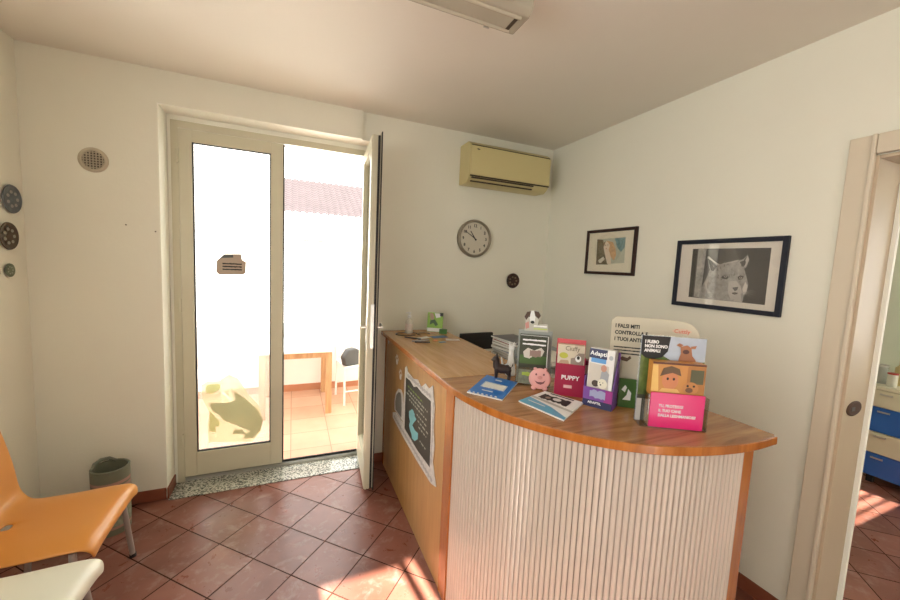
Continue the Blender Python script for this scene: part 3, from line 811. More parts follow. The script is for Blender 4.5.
# ------------------------------------------------------------ counter, wall end
bt = thing('pump_bottle', 'clear hand gel bottle with white top at the wall end of the counter', 'bottle', (-1.366, -0.146, HC))
B().lathe([(0.026, 0), (0.03, 0.006), (0.03, 0.085), (0.026, 0.10), (0.013, 0.115), (0.012, 0.122)], flat('cloudy plastic', (0.62, 0.58, 0.50), 0.2), n=24).build('body', bt, smooth=True)
B().lathe([(0.0305, 0.025), (0.0305, 0.075)], flat('bottle label', (0.66, 0.56, 0.50), 0.4, noise=0.3, nscale=60), n=24, cap=(False, False)).build('label', bt)
B().lathe([(0.014, 0.120), (0.014, 0.14), (0.006, 0.143), (0.006, 0.152), (0.012, 0.154), (0.012, 0.165)], m_white, n=16).box(-0.03, -0.005, 0.154, 0, 0.005, 0.163, m_white).build('pump', bt, smooth=False)

gr = thing('leaflet_stand', 'green leaflet display with a dog picture, leaning at the counter wall end', 'leaflet stand', (-1.154, -0.136, HC + 0.002), R(-30), None)
g_ = B().box(-0.06, 0.0, 0.0, 0.066, 0.012, 0.155, flat('lime green card', (0.22, 0.42, 0.03), 0.4)); g_.build('card', gr, rot=(R(-10), 0, R(0)))
b = B()
b.art(rect(-0.058, 0.002, 0.064, 0.03), 1, flat('card white', (0.75, 0.74, 0.68))); b.art([(-0.045, 0.145), (-0.02, 0.15), (-0.005, 0.12), (-0.012, 0.09), (-0.035, 0.10)], 1, flat('dog tan', (0.45, 0.30, 0.2)))
b.art([(-0.005, 0.15), (0.04, 0.15), (0.045, 0.12), (0.01, 0.11)], 1, m_white); b.art([(0.035, 0.153), (0.065, 0.153), (0.065, 0.125), (0.04, 0.13)], 1, m_txtk)
b.art([(-0.035, 0.09), (0.0, 0.10), (0.03, 0.06), (0.01, 0.045), (-0.01, 0.07), (-0.04, 0.055)], 2, flat('dark green', (0.04, 0.10, 0.02)))
b.build('print', gr, rot=(R(-10), 0, 0))
B().box(-0.05, 0.012, 0.0, 0.066, 0.06, 0.004, flat('green foot', (0.10, 0.2, 0.03))).build('foot', gr)
gb = B().box(-0.03, -0.015, 0, 0.03, 0.015, 0.035, flat('deep green box', (0.05, 0.16, 0.03), 0.4)).build('small_box', None, loc=(-1.105, -0.21, HC), rot=(0, 0, -0.5)); tag(gb, 'small dark green box right of the green leaflet display', 'box')

def wire(name, pts, r, m, label, cat):
    o = B().tube(pts, r, m, 6).build(name, None, smooth=True); return tag(o, label, cat)
ring = [(-1.40 + 0.085 * math.cos(a), -0.20 + 0.06 * math.sin(a), HC + 0.004) for a in [i * 0.3 for i in range(19)]]
wire('cable', ring, 0.003, m_black, 'black cable loop lying around the clear hand gel bottle', 'cable')
wire('glasses_cord', [(-1.27 + 0.05 * math.cos(a), -0.22 + 0.05 * math.sin(a), HC + 0.003) for a in [i * 0.35 for i in range(12)]], 0.0025, m_black, 'thin black cord between hand gel bottle and green display', 'cord')
pens = [((-1.45, -0.32), (-1.36, -0.42), (0.05, 0.05, 0.05), 'black pen lying crosswise, nearest the counter corner'), ((-1.44, -0.47), (-1.31, -0.45), (0.35, 0.32, 0.3), 'grey pen beside the black pens'), ((-1.43, -0.50), (-1.33, -0.53), (0.04, 0.04, 0.05), 'black pen closest to the counter centre')]
for p, q, c, l in pens:
    tag(B().tube([(p[0], p[1], HC + 0.006), (q[0], q[1], HC + 0.006)], 0.005, flat('pen', c, 0.3), 8).build('pen', None, smooth=True), l, 'pen', 'pens on the counter')
def slip(cx, cy, a, w_, h_, c, label, z=0.001, name='paper_slip'):
    return tag(B().box(-w_ / 2, -h_ / 2, 0, w_ / 2, h_ / 2, 0.0015, flat('slip', c, 0.5)).build(name, None, loc=(cx, cy, HC + z), rot=(0, 0, a)), label, 'paper')
slip(-1.33, -0.36, 0.4, 0.13, 0.05, (0.70, 0.66, 0.58), 'cream paper slip among the pens on the counter')
slip(-1.265, -0.46, 0.8, 0.045, 0.03, (0.75, 0.18, 0.06), 'small orange red card beside the pens')
slip(-1.235, -0.52, 0.2, 0.05, 0.03, (0.12, 0.28, 0.45), 'small blue card in front of the orange red card')
slip(-1.19, -0.34, 0.1, 0.12, 0.07, (0.07, 0.16, 0.38), 'dark blue leaflet in front of the green display')
slip(-1.13, -0.46, -0.3, 0.10, 0.06, (0.68, 0.58, 0.52), 'pinkish white leaflet at the inner edge of the counter leg')

# ------------------------------------------------------------ magazines in front
def quad_mag(name, P, c, label, arts):
    """thin magazine with four corners given counter clockwise from lower left"""
    o = thing(name, label, 'magazine', (P[0][0], P[0][1], HC + 0.001))
    Q = [(p[0] - P[0][0], p[1] - P[0][1]) for p in P]
    B().prism(Q, 0, 0.005, m_paper).build('pages', o)
    def uv(u, v, z):
        a = Vector(Q[0]).lerp(Vector(Q[1]), u); b_ = Vector(Q[3]).lerp(Vector(Q[2]), u); p = a.lerp(b_, v); return (p.x, p.y, z)
    b = B(); b.add([uv(0, 0, 0.0055), uv(1, 0, 0.0055), uv(1, 1, 0.0055), uv(0, 1, 0.0055)], [(0, 1, 2, 3)], c)
    for i, (poly, m) in enumerate(arts): b.add([uv(u, v, 0.006 + 0.0002 * i) for u, v in poly], [tuple(range(len(poly)))], m)
    b.build('cover', o)
    return o, uv
m_blue = flat('bright blue cover', (0.005, 0.17, 0.60), 0.3)
m_lblue = flat('light blue cover', (0.10, 0.38, 0.58), 0.3)
rw = random.Random(7)
def jag(x0, x1, y, h, n=14):
    up_ = [(x0 + (x1 - x0) * i / n, y + h * rw.uniform(0.35, 0.6)) for i in range(n + 1)]
    dn = [(x0 + (x1 - x0) * i / n, y - h * rw.uniform(0.35, 0.6)) for i in range(n + 1)][::-1]
    return up_ + dn
o, uv = quad_mag('magazine', [(-1.518, -1.514), (-1.420, -1.640), (-1.230, -1.462), (-1.315, -1.318)], m_blue, 'blue magazine with white lettering in front of the dark dog figurine',
         [(rect(0.16, 0.36, 0.86, 0.66), flat('pale print', (0.55, 0.62, 0.68))), (jag(0.2, 0.82, 0.5, 0.26), m_white), (rect(0.3, 0.2, 0.62, 0.24), m_white), (rect(0.38, 0.8, 0.58, 0.86), m_white)] +
         [([(0.0 + 0.04 + k * 0.125, 0.0), (0.1 + k * 0.125, 0.0), (0.075 + k * 0.125, 0.05), (0.015 + k * 0.125, 0.05)], m_white) for k in range(7)])
o, uv = quad_mag('magazine', [(-1.360, -1.668), (-1.310, -1.880), (-1.110, -1.762), (-1.178, -1.600)], m_white, 'white and light blue magazine with a dark picture in front of the pink face',
         [([(0, 0), (1, 0), (1, 0.1), (0.6, 0.28), (0, 0.4)], m_lblue), ([(0.0, 0.42), (1, 0.36), (1, 0.44), (0.0, 0.52)], flat('grey band', (0.45, 0.45, 0.42))),
          (jag(0.12, 0.8, 0.68, 0.30), m_txtk), (ell(0.5, 0.7, 0.1, 0.08), m_white), (ell(0.3, 0.66, 0.06, 0.06), flat('brown fur', (0.35, 0.26, 0.2))), (rect(0.2, 0.9, 0.8, 0.95), m_txtk), (rect(0.1, 0.18, 0.5, 0.21), m_white)])

# ------------------------------------------------------------ dark dog figurine
def dogfig(name, label, loc, rz, m, s=1.0, m2=None):
    t = thing(name, label, 'figurine', loc, rz)
    b = B()
    bd = [(-0.030, 0.062), (0.0, 0.058), (0.034, 0.054)]
    b.tube([(-0.045, 0, 0.068), (-0.03, 0, 0.062), (-0.005, 0, 0.056), (0.02, 0, 0.055), (0.038, 0, 0.058), (0.046, 0, 0.060)], 0.02, m, 14, rs=[0.010, 0.026, 0.027, 0.025, 0.024, 0.010])
    b.tube([(-0.028, 0, 0.064), (-0.034, 0, 0.085), (-0.036, 0, 0.103)], 0.014, m, 12, rs=[0.025, 0.021, 0.018])
    b.ball((-0.038, 0, 0.108), 0.022, 0.019, 0.019, m)
    b.tube([(-0.045, 0, 0.108), (-0.058, 0, 0.104), (-0.064, 0, 0.103)], 0.008, m, 10, rs=[0.011, 0.008, 0.005])
    for sy in (-1, 1):
        b.tube([(-0.034, sy * 0.009, 0.118), (-0.032, sy * 0.013, 0.130), (-0.034, sy * 0.012, 0.142)], 0.005, m, 8, rs=[0.010, 0.008, 0.002])
        b.tube([(-0.030, sy * 0.012, 0.06), (-0.032, sy * 0.013, 0.03), (-0.032, sy * 0.013, 0.006), (-0.037, sy * 0.013, 0.0)], 0.007, m, 8, rs=[0.016, 0.011, 0.009, 0.010])
        b.tube([(0.034, sy * 0.012, 0.056), (0.036, sy * 0.014, 0.034), (0.042, sy * 0.014, 0.022), (0.038, sy * 0.014, 0.0)], 0.007, m, 8, rs=[0.019, 0.014, 0.009, 0.010])
    b.tube([(0.046, 0, 0.064), (0.056, 0, 0.075), (0.058, 0, 0.092)], 0.004, m, 8, rs=[0.006, 0.004, 0.002])
    o = b.build('body', t, smooth=True)
    r_ = o.modifiers.new('remesh', 'REMESH'); r_.mode = 'VOXEL'; r_.voxel_size = 0.0022; r_.use_smooth_shade = True
    if m2: B().ball((-0.05, -0.0075, 0.113), 0.002, 0.002, 0.002, m2).ball((-0.05, 0.0075, 0.113), 0.002, 0.002, 0.002, m2).build('eyes', t)
    t.scale = (s, s, s)
    return t
dogfig('dog_figurine', 'dark brown standing dog figurine beside the blue magazine', (-1.264, -1.374, HC + 0.001), R(-30), flat('dark brown resin', (0.022, 0.009, 0.006), 0.5), 0.86, flat('eye', (0.5, 0.4, 0.2)))
wt = thing('cat_figurine', 'tall slim white figurine just behind the dark dog figurine', 'figurine', (-1.185, -1.325, HC), R(-30))
b = B().lathe([(0.026, 0), (0.028, 0.01), (0.022, 0.04), (0.016, 0.08), (0.012, 0.11), (0.010, 0.125)], m_white, n=18)
b.ball((0, 0, 0.137), 0.016, 0.014, 0.016, m_white)
for sx in (-1, 1): b.tube([(sx * 0.009, 0, 0.147), (sx * 0.012, 0, 0.172)], 0.004, m_white, 8, rs=[0.006, 0.001])
b.tube([(-0.012, 0, 0.05), (-0.04, -0.01, 0.045), (-0.05, -0.012, 0.09)], 0.006, m_white, 8, rs=[0.009, 0.007, 0.003])
o = b.build('body', wt, smooth=True); r_ = o.modifiers.new('remesh', 'REMESH'); r_.mode = 'VOXEL'; r_.voxel_size = 0.0025; r_.use_smooth_shade = True

# ------------------------------------------------------------ leaflet holder with dog head
lh = thing('leaflet_holder', 'clear leaflet holder with dog head cutout on top, beside pink face', 'leaflet holder', (-1.182, -1.509, HC), R(-36))
m_gp = flat('grey printed card', (0.30, 0.32, 0.30), 0.4)
B().box(-0.08, 0.0, 0, 0.08, 0.065, 0.004, m_clear).box(-0.08, 0.0, 0.004, 0.08, 0.003, 0.085, m_clear).box(-0.08, 0.003, 0.004, -0.077, 0.04, 0.11, m_clear).box(0.077, 0.003, 0.004, 0.08, 0.04, 0.11, m_clear).build('holder', lh)
B().box(-0.077, 0.037, 0.004, 0.077, 0.040, 0.255, m_gp).build('back_card', lh)
B().box(-0.068, 0.012, 0.006, 0.062, 0.036, 0.235, flat('brochure dark cover', (0.05, 0.055, 0.035), 0.4)).build('brochures', lh)
b = B()
b.art(rect(-0.064, 0.10, 0.056, 0.14), 1, flat('grass green', (0.06, 0.12, 0.03)), y=0.012); b.art(rect(-0.066, 0.232, 0.06, 0.234), 2, m_white, y=0.012)
b.art(rect(0.057, 0.09, 0.0605, 0.234), 2, m_white, y=0.012)
b.art([(-0.045, 0.13), (-0.05, 0.155), (-0.03, 0.175), (0.0, 0.165), (0.03, 0.18), (0.045, 0.165), (0.035, 0.14), (0.0, 0.14), (-0.02, 0.125)], 2, flat('white fur', (0.62, 0.58, 0.52)), y=0.012)
b.art(jag(-0.02, 0.03, 0.15, 0.03, 8), 3, flat('pinkish brown', (0.3, 0.2, 0.17)), y=0.012)
for k in range(2): b.art(jag(-0.055, 0.05, 0.212 - k * 0.02, 0.008, 16), 2, m_txtw, y=0.012)
b.build('cover_print', lh)
b = B(); b.art(rect(-0.066, 0.008, 0.06, 0.075), 1, flat('green and grey insert', (0.18, 0.2, 0.15), 0.4, noise=0.8, nscale=60)); b.art(jag(-0.05, 0.0, 0.055, 0.018, 8), 2, flat('yellow green ink', (0.38, 0.5, 0.08))); b.build('front_insert', lh)
hd = B().prism([(-0.052, 0.25), (-0.05, 0.29), (-0.056, 0.315), (-0.045, 0.338), (-0.02, 0.347), (0.008, 0.343), (0.02, 0.325), (0.01, 0.30), (0.008, 0.28), (0.05, 0.29), (0.056, 0.262), (0.056, 0.25)], 0.0365, 0.0395, flat('head card', (0.50, 0.49, 0.42), 0.5), 'y')
hd.build('head_card', lh)
b = B()
b.art([(-0.055, 0.315), (-0.045, 0.338), (-0.02, 0.346), (0.008, 0.342), (0.019, 0.325), (0.008, 0.308), (0.0, 0.32), (-0.035, 0.318), (-0.046, 0.30)], 1, flat('brown head fur', (0.07, 0.035, 0.02)), y=0.0365)
b.art([(-0.026, 0.345), (-0.013, 0.346), (-0.005, 0.315), (-0.008, 0.29), (-0.024, 0.285), (-0.032, 0.31)], 2, m_white, y=0.0365)
b.art(ell(-0.017, 0.292, 0.009, 0.007), 3, m_txtk, y=0.0365); b.art(ell(-0.033, 0.318, 0.003, 0.003, 8), 3, m_txtk, y=0.0365); b.art(ell(0.001, 0.318, 0.003, 0.003, 8), 3, m_txtk, y=0.0365)
b.art([(-0.05, 0.285), (-0.034, 0.295), (-0.03, 0.265), (-0.045, 0.258)], 2, flat('pink tongue', (0.55, 0.25, 0.22)), y=0.0365)
b.art(jag(-0.01, 0.05, 0.275, 0.006, 12), 2, m_txtw, y=0.0365); b.art(jag(-0.01, 0.052, 0.262, 0.006, 12), 2, flat('lime ink', (0.5, 0.6, 0.15)), y=0.0365)
b.build('head_print', lh)

# ------------------------------------------------------------ pink face
pg = thing('pig_face', 'round pink smiling face ornament standing on the counter', 'ornament', (-1.185, -1.566, HC), R(-36))
m_pink = flat('pink rubber', (0.72, 0.36, 0.34), 0.45)
b = B().lathe([(0.0, -0.012), (0.030, -0.012), (0.044, -0.007), (0.048, 0.0), (0.044, 0.007), (0.03, 0.012), (0.0, 0.012)], m_pink, (0, 0, 0.052), 32, 'y', cap=(False, False))
for sx in (-1, 1): b.ball((sx * 0.024, -0.002, 0.010), 0.012, 0.012, 0.0105, m_pink); b.ball((sx * 0.022, 0, 0.096), 0.008, 0.006, 0.006, m_pink)
b.build('body', pg, smooth=True)
m_mauve = flat('dark mauve', (0.16, 0.05, 0.06), 0.5)
b = B().ball((0, -0.012, 0.060), 0.011, 0.006, 0.008, flat('snout', (0.62, 0.27, 0.26), 0.4))
b.build('snout', pg, smooth=True)
B().art([(-0.022, 0.046), (-0.01, 0.040), (0.012, 0.041), (0.024, 0.050), (0.018, 0.036), (0.004, 0.029), (-0.012, 0.033)], 1, m_mauve, y=-0.0125).build('mouth', pg)
B().art(ell(-0.017, 0.074, 0.004, 0.005, 10), 1, m_mauve, y=-0.0125).build('eye', pg); B().art(ell(0.016, 0.075, 0.004, 0.005, 10), 1, m_mauve, y=-0.0125).build('eye', pg)

# ------------------------------------------------------------ maroon brochure box
mb = thing('brochure_box', 'maroon card brochure box with cream leaflets, right of pink face', 'brochure box', (-1.108, -1.667, HC), R(-39))
m_mar = flat('maroon card', (0.33, 0.01, 0.05), 0.4)
B().box(-0.06, 0.0, 0, 0.06, 0.003, 0.14, m_mar).box(-0.06, 0.003, 0, -0.057, 0.045, 0.17, m_mar).box(0.057, 0.003, 0, 0.06, 0.045, 0.17, m_mar).box(-0.057, 0.003, 0, 0.057, 0.045, 0.003, m_mar).box(-0.06, 0.045, 0, 0.06, 0.048, 0.24, flat('coral card', (0.62, 0.10, 0.12))).build('box', mb)
B().box(-0.055, 0.005, 0.004, 0.055, 0.035, 0.222, flat('cream leaflet', (0.62, 0.54, 0.42), 0.4)).build('leaflets', mb)
b = B(); b.art(ell(-0.03, 0.175, 0.018, 0.013), 1, flat('yellow green dot', (0.45, 0.45, 0.06)), y=0.005)
b.art([(0.0, 0.14), (0.052, 0.14), (0.054, 0.19), (0.03, 0.19), (0.015, 0.17), (0.0, 0.165)], 1, flat('grey brown fur', (0.28, 0.22, 0.18)), y=0.005); b.art(ell(0.03, 0.165, 0.012, 0.014), 2, m_white, y=0.005)
b.art(ell(0.03, 0.17, 0.006, 0.008), 3, m_txtk, y=0.005); b.art([(-0.05, 0.14), (-0.005, 0.14), (-0.01, 0.155), (-0.04, 0.155)], 1, flat('warm print', (0.45, 0.3, 0.2)), y=0.005)
b.build('leaflet_print', mb)
text('Ciuffy', 0.028, flat('script ink', (0.15, 0.12, 0.08)), mb, (-0.025, 0.0035, 0.198), xs=0.9)
text('PUPPY', 0.026, m_txtw, mb, (-0.034, -0.001, 0.072), bold=0.0006)
B().art(rect(-0.022, 0.035, 0.012, 0.048), 1, flat('pale pink', (0.7, 0.4, 0.4))).build('badge', mb)

# ------------------------------------------------------------ purple brochure box
pb = thing('brochure_box', 'purple and navy brochure box with white leaflets showing a white dog', 'brochure box', (-1.090, -1.811, HC), R(-61))
m_pur = flat('purple card', (0.17, 0.055, 0.30), 0.4); m_navy = flat('navy card', (0.012, 0.012, 0.07), 0.35)
B().box(-0.056, 0.0, 0, 0.056, 0.003, 0.078, m_pur).box(-0.056, 0.003, 0, -0.053, 0.06, 0.12, m_pur).prism([(0.003, 0), (0.075, 0), (0.075, 0.19), (0.05, 0.19), (0.003, 0.078)], 0.053, 0.056, m_pur, 'x').box(-0.053, 0.003, 0, 0.053, 0.075, 0.003, m_pur).box(-0.056, 0.075, 0, 0.056, 0.078, 0.22, m_pur).build('box', pb)
B().art(rect(-0.056, 0.0, 0.056, 0.028), 1, m_navy).art([(0.025, 0.028), (0.056, 0.028), (0.056, 0.078), (0.03, 0.078)], 1, flat('magenta card', (0.30, 0.03, 0.22))).art(jag(-0.03, 0.03, 0.055, 0.03, 8), 2, flat('lilac', (0.3, 0.32, 0.5))).build('front_print', pb)
B().box(-0.048, 0.006, 0.004, 0.048, 0.055, 0.235, flat('white leaflet', (0.72, 0.70, 0.68), 0.4)).build('leaflets', pb, rot=(R(-4), 0, 0))
b = B()
b.art(rect(-0.048, 0.195, 0.02, 0.233), 1, m_navy, y=0.006); b.art(rect(-0.04, 0.178, 0.018, 0.196), 1, flat('sky blue', (0.10, 0.30, 0.62)), y=0.006)
b.art([(-0.045, 0.075), (0.035, 0.075), (0.03, 0.17), (-0.045, 0.175)], 1, flat('cream photo', (0.55, 0.50, 0.44)), y=0.006)
b.art([(0.0, 0.10), (0.03, 0.10), (0.034, 0.14), (0.02, 0.155), (0.004, 0.145)], 2, flat('grey jumper', (0.32, 0.33, 0.36)), y=0.006)
b.art(ell(0.012, 0.160, 0.011, 0.014), 3, flat('skin print', (0.5, 0.25, 0.18)), y=0.006)
b.art(ell(-0.015, 0.095, 0.014, 0.013), 3, flat('dark dog print', (0.05, 0.03, 0.02)), y=0.006); b.art(ell(0.012, 0.098, 0.018, 0.02), 4, flat('white dog print', (0.72, 0.68, 0.55)), y=0.006)
b.art(ell(0.006, 0.094, 0.003, 0.003, 8), 5, m_txtk, y=0.006); b.art(ell(0.014, 0.103, 0.002, 0.002, 8), 5, m_txtk, y=0.006); b.art(ell(0.002, 0.103, 0.002, 0.002, 8), 5, m_txtk, y=0.006)
b.art(ell(0.035, 0.205, 0.008, 0.009), 1, flat('grey seal', (0.4, 0.42, 0.45)), y=0.006)
b.build('leaflet_print', pb, rot=(R(-4), 0, 0))
text('Adaptil', 0.024, m_txtw, pb, (-0.045, 0.019, 0.206), bold=0.0004, rot=(R(86), 0, 0))
text('ADAPTIL', 0.013, m_txtw, pb, (-0.035, -0.001, 0.014), bold=0.0003)
bx = B().box(-0.05, 0, 0, 0.05, 0.04, 0.15, flat('maroon box', (0.2, 0.015, 0.05), 0.4)).box(-0.045, -0.001, 0.09, 0.045, 0, 0.13, flat('box print', (0.5, 0.35, 0.3), 0.5, noise=0.6, nscale=50)).build('medicine_box', None, loc=(-0.995, -1.690, HC), rot=(0, 0, R(-45)))
tag(bx, 'dark maroon box half hidden behind the purple brochure box', 'box')

# ------------------------------------------------------------ large beige display card
bd = thing('display_card', 'large beige cardboard display with black text behind the poster holder', 'display', (-0.87, -1.876, HC), R(-39.5))
m_bei = flat('beige card', (0.60, 0.54, 0.42), 0.55)
pts = [(-0.165, 0.0), (-0.17, 0.345), (-0.155, 0.362), (0.02, 0.364)] + [(0.08 + 0.07 * math.sin(a), 0.292 + 0.068 * math.cos(a)) for a in [0.0, 0.3, 0.6, 0.9, 1.2, 1.5]] + [(0.15, 0.0)]
B().prism(pts, 0.0, 0.004, m_bei, 'y').build('card', bd)
B().prism([(0.004, 0), (0.07, 0), (0.004, 0.2)], -0.05, -0.046, m_bei, 'x').prism([(0.004, 0), (0.07, 0), (0.004, 0.2)], 0.05, 0.054, m_bei, 'x').build('strut', bd)
for i, s_ in enumerate(['I FALSI MITI', 'CONTROLLA E', 'I TUOI ANTIPARASSITARI']):
    text(s_, 0.021, m_txtk, bd, (-0.155, -0.001, 0.318 - i * 0.027), xs=0.86, bold=0.0008)
b = B()
for k in range(3): b.art(jag(-0.155, -0.03 + 0.02 * k, 0.238 - k * 0.013, 0.005, 40), 1, m_txtk)
b.art([(-0.13, 0.19), (-0.12, 0.20), (-0.10, 0.195), (-0.09, 0.205), (-0.085, 0.195), (-0.1, 0.18), (-0.12, 0.183)], 1, flat('brown cat print', (0.12, 0.07, 0.04)))
b.art(ell(0.085, 0.322, 0.034, 0.010), 1, flat('logo pink', (0.68, 0.50, 0.38)))
b.build('print', bd)
text('Cuttly', 0.022, flat('red ink', (0.6, 0.08, 0.05)), bd, (0.058, -0.001, 0.314))
text('G.2', 0.018, m_txtk, bd, (0.02, -0.001, 0.285))
gc = thing('picture_card', 'dark green card with white dogs leaning against the beige display', 'card', (-0.962, -1.845, HC), R(-39.5))
B().box(-0.035, 0, 0.0, 0.03, 0.005, 0.115, flat('leaf green card', (0.05, 0.12, 0.02), 0.4)).build('card', gc, rot=(R(-6), 0, 0))
B().art([(-0.02, 0.03), (-0.005, 0.05), (0.0, 0.075), (0.012, 0.06), (0.01, 0.03)], 1, m_white).build('dog_print', gc, rot=(R(-6), 0, 0)); B().art([(-0.025, 0.07), (-0.012, 0.09), (-0.005, 0.08), (-0.012, 0.06)], 1, m_white).build('dog_print', gc, rot=(R(-6), 0, 0))

# ------------------------------------------------------------ acrylic poster holder with pink booklets
ph = thing('poster_holder', 'clear acrylic holder with countryside dog poster and pink booklets', 'leaflet holder', (-0.963, -2.058, HC), R(-31))
m_sky = flat('poster sky', (0.42, 0.47, 0.56), 0.4, noise=0.35, nscale=14); m_hill = flat('poster foliage', (0.10, 0.15, 0.035), 0.4, noise=0.7, nscale=40)
B().box(-0.125, 0.060, 0.0, 0.095, 0.063, 0.32, m_clear).box(-0.125, 0.0, 0.0, 0.095, 0.060, 0.003, m_clear).box(-0.103, -0.002, 0.003, -0.100, 0.06, 0.12, m_clear).box(0.090, -0.002, 0.003, 0.093, 0.06, 0.12, m_clear).build('holder', ph)
B().box(-0.122, 0.056, 0.003, 0.094, 0.059, 0.318, m_sky).build('poster', ph)
b = B()
b.art([(-0.122, 0.10), (0.094, 0.10), (0.094, 0.235), (0.05, 0.225), (0.0, 0.222), (-0.05, 0.25), (-0.09, 0.24), (-0.122, 0.25)], 1, m_hill, y=0.056)
b.art([(-0.122, 0.003), (0.094, 0.003), (0.094, 0.10), (-0.122, 0.10)], 1, flat('poster dark base', (0.05, 0.05, 0.035), 0.4), y=0.056)
b.art(rect(-0.122, 0.003, -0.105, 0.085), 2, flat('poster grey strip', (0.5, 0.48, 0.45), 0.3), y=0.056)
badge = [(-0.122, 0.318), (-0.122, 0.25), (-0.105, 0.237), (-0.08, 0.233), (-0.05, 0.242), (-0.032, 0.265), (-0.026, 0.318)]
b.art(badge, 2, m_txtk, y=0.056)
# generic brown dog in the poster
m_dg = flat('poster dog tan', (0.38, 0.16, 0.08), 0.5)
b.art([(0.005, 0.235), (0.012, 0.262), (0.008, 0.285), (0.03, 0.292), (0.045, 0.283), (0.05, 0.255), (0.062, 0.24), (0.07, 0.215), (0.02, 0.215)], 3, m_dg, y=0.056)
b.art([(0.008, 0.283), (-0.006, 0.290), (0.004, 0.298), (0.018, 0.292)], 3, m_dg, y=0.056); b.art([(0.042, 0.288), (0.062, 0.292), (0.058, 0.28), (0.046, 0.28)], 3, m_dg, y=0.056)
b.art(ell(0.028, 0.268, 0.011, 0.008), 4, flat('poster muzzle', (0.12, 0.05, 0.04)), y=0.056)
b.art([(0.03, 0.215), (0.05, 0.232), (0.068, 0.235), (0.07, 0.212)], 4, flat('poster orange', (0.60, 0.25, 0.06)), y=0.056)
b.art(ell(0.082, 0.15, 0.008, 0.018), 3, flat('poster cream', (0.5, 0.42, 0.3)), y=0.056)
b.build('poster_print', ph)
for i, s_ in enumerate(['I FLEBO', 'NON SONO', 'ANIMALI']): text(s_, 0.0155, m_txtw, ph, (-0.112, 0.053, 0.292 - i * 0.016), xs=0.9, bold=0.0007)
m_bk = flat('booklet orange', (0.55, 0.24, 0.05), 0.35)
B().box(-0.095, 0.010, 0.004, 0.078, 0.048, 0.235, m_bk).build('booklets', ph)
b = B()
b.art(rect(-0.095, 0.228, 0.078, 0.235), 1, flat('booklet brown', (0.12, 0.04, 0.02)), y=0.010)
b.art([(0.02, 0.13), (0.078, 0.13), (0.078, 0.226), (0.02, 0.226)], 1, flat('booklet door', (0.42, 0.18, 0.05)), y=0.010); b.art(rect(0.03, 0.165, 0.072, 0.215), 2, flat('booklet dark pane', (0.10, 0.10, 0.05)), y=0.010)
b.art([(-0.095, 0.13), (-0.07, 0.13), (-0.078, 0.226), (-0.095, 0.226)], 2, flat('booklet yellow', (0.75, 0.48, 0.15)), y=0.010)
b.art(ell(-0.035, 0.172, 0.027, 0.034), 3, flat('booklet face', (0.58, 0.22, 0.10)), y=0.010)
b.art([(-0.07, 0.185), (-0.06, 0.215), (-0.035, 0.224), (-0.008, 0.215), (0.0, 0.19), (-0.03, 0.200), (-0.05, 0.193)], 4, flat('booklet cap', (0.14, 0.08, 0.04)), y=0.010)
b.art([(-0.07, 0.13), (0.0, 0.13), (-0.01, 0.143), (-0.06, 0.143)], 4, flat('booklet shirt', (0.70, 0.42, 0.14)), y=0.010)
b.art(ell(-0.044, 0.178, 0.004, 0.005, 10), 5, m_txtk, y=0.010); b.art(ell(-0.024, 0.178, 0.004, 0.005, 10), 5, m_txtk, y=0.010)
b.art(ell(0.032, 0.150, 0.026, 0.022), 5, flat('booklet puppy', (0.50, 0.22, 0.07)), y=0.010); b.art(ell(0.028, 0.143, 0.012, 0.009), 6, flat('booklet puppy muzzle', (0.14, 0.06, 0.03)), y=0.010)
b.art(ell(0.022, 0.158, 0.004, 0.004, 10), 7, m_txtk, y=0.010); b.art(ell(0.042, 0.158, 0.004, 0.004, 10), 7, m_txtk, y=0.010)
b.build('booklet_print', ph)
B().box(-0.096, 0.0, 0.004, 0.080, 0.004, 0.128, flat('magenta card', (0.68, 0.015, 0.16), 0.22)).build('pink_sleeve', ph)
for i, s_ in enumerate(['TU, PROTEGGI', 'IL TUO CANE', 'DALLA LEISHMANIOSI?']): text(s_, 0.0135, m_txtw, ph, (-0.068, -0.001, 0.078 - i * 0.017), xs=0.9, bold=0.0004)

# ------------------------------------------------------------ chalkboard decal on the counter's side
cbd = thing('chalkboard_sign', 'black chalk sign with white ornate frame on the counter side panel', 'sign', (-1.519, 0, 0), R(-90))
m_cf = flat('white frame sign', (0.62, 0.62, 0.60), 0.5, noise=0.35, nscale=45)
fo = [(0.60, 0.955), (0.63, 0.975), (0.66, 0.945), (0.78, 0.935), (0.86, 0.955), (0.93, 0.93), (1.0, 0.975), (1.06, 0.965), (1.115, 1.00), (1.13, 0.95), (1.155, 0.90), (1.15, 0.78), (1.175, 0.70), (1.16, 0.60), (1.22, 0.50), (1.148, 0.478), (0.9, 0.478), (0.6, 0.488), (0.33, 0.510), (0.325, 0.545), (0.40, 0.575), (0.594, 0.575), (0.60, 0.75)]
B().prism(fo, -0.004, 0.0, m_cf, 'y').build('frame', cbd)
B().prism([(0.632, 0.90), (0.72, 0.905), (0.80, 0.89), (0.86, 0.912), (0.95, 0.905), (1.10, 0.91), (1.118, 0.75), (1.125, 0.555), (0.9, 0.545), (0.64, 0.56)], -0.005, -0.004, flat('chalkboard', (0.035, 0.035, 0.03), 0.5), 'y').build('board', cbd)
b = B()
lg = flat('silver ornament', (0.40, 0.40, 0.40), 0.4, noise=0.4, nscale=60)
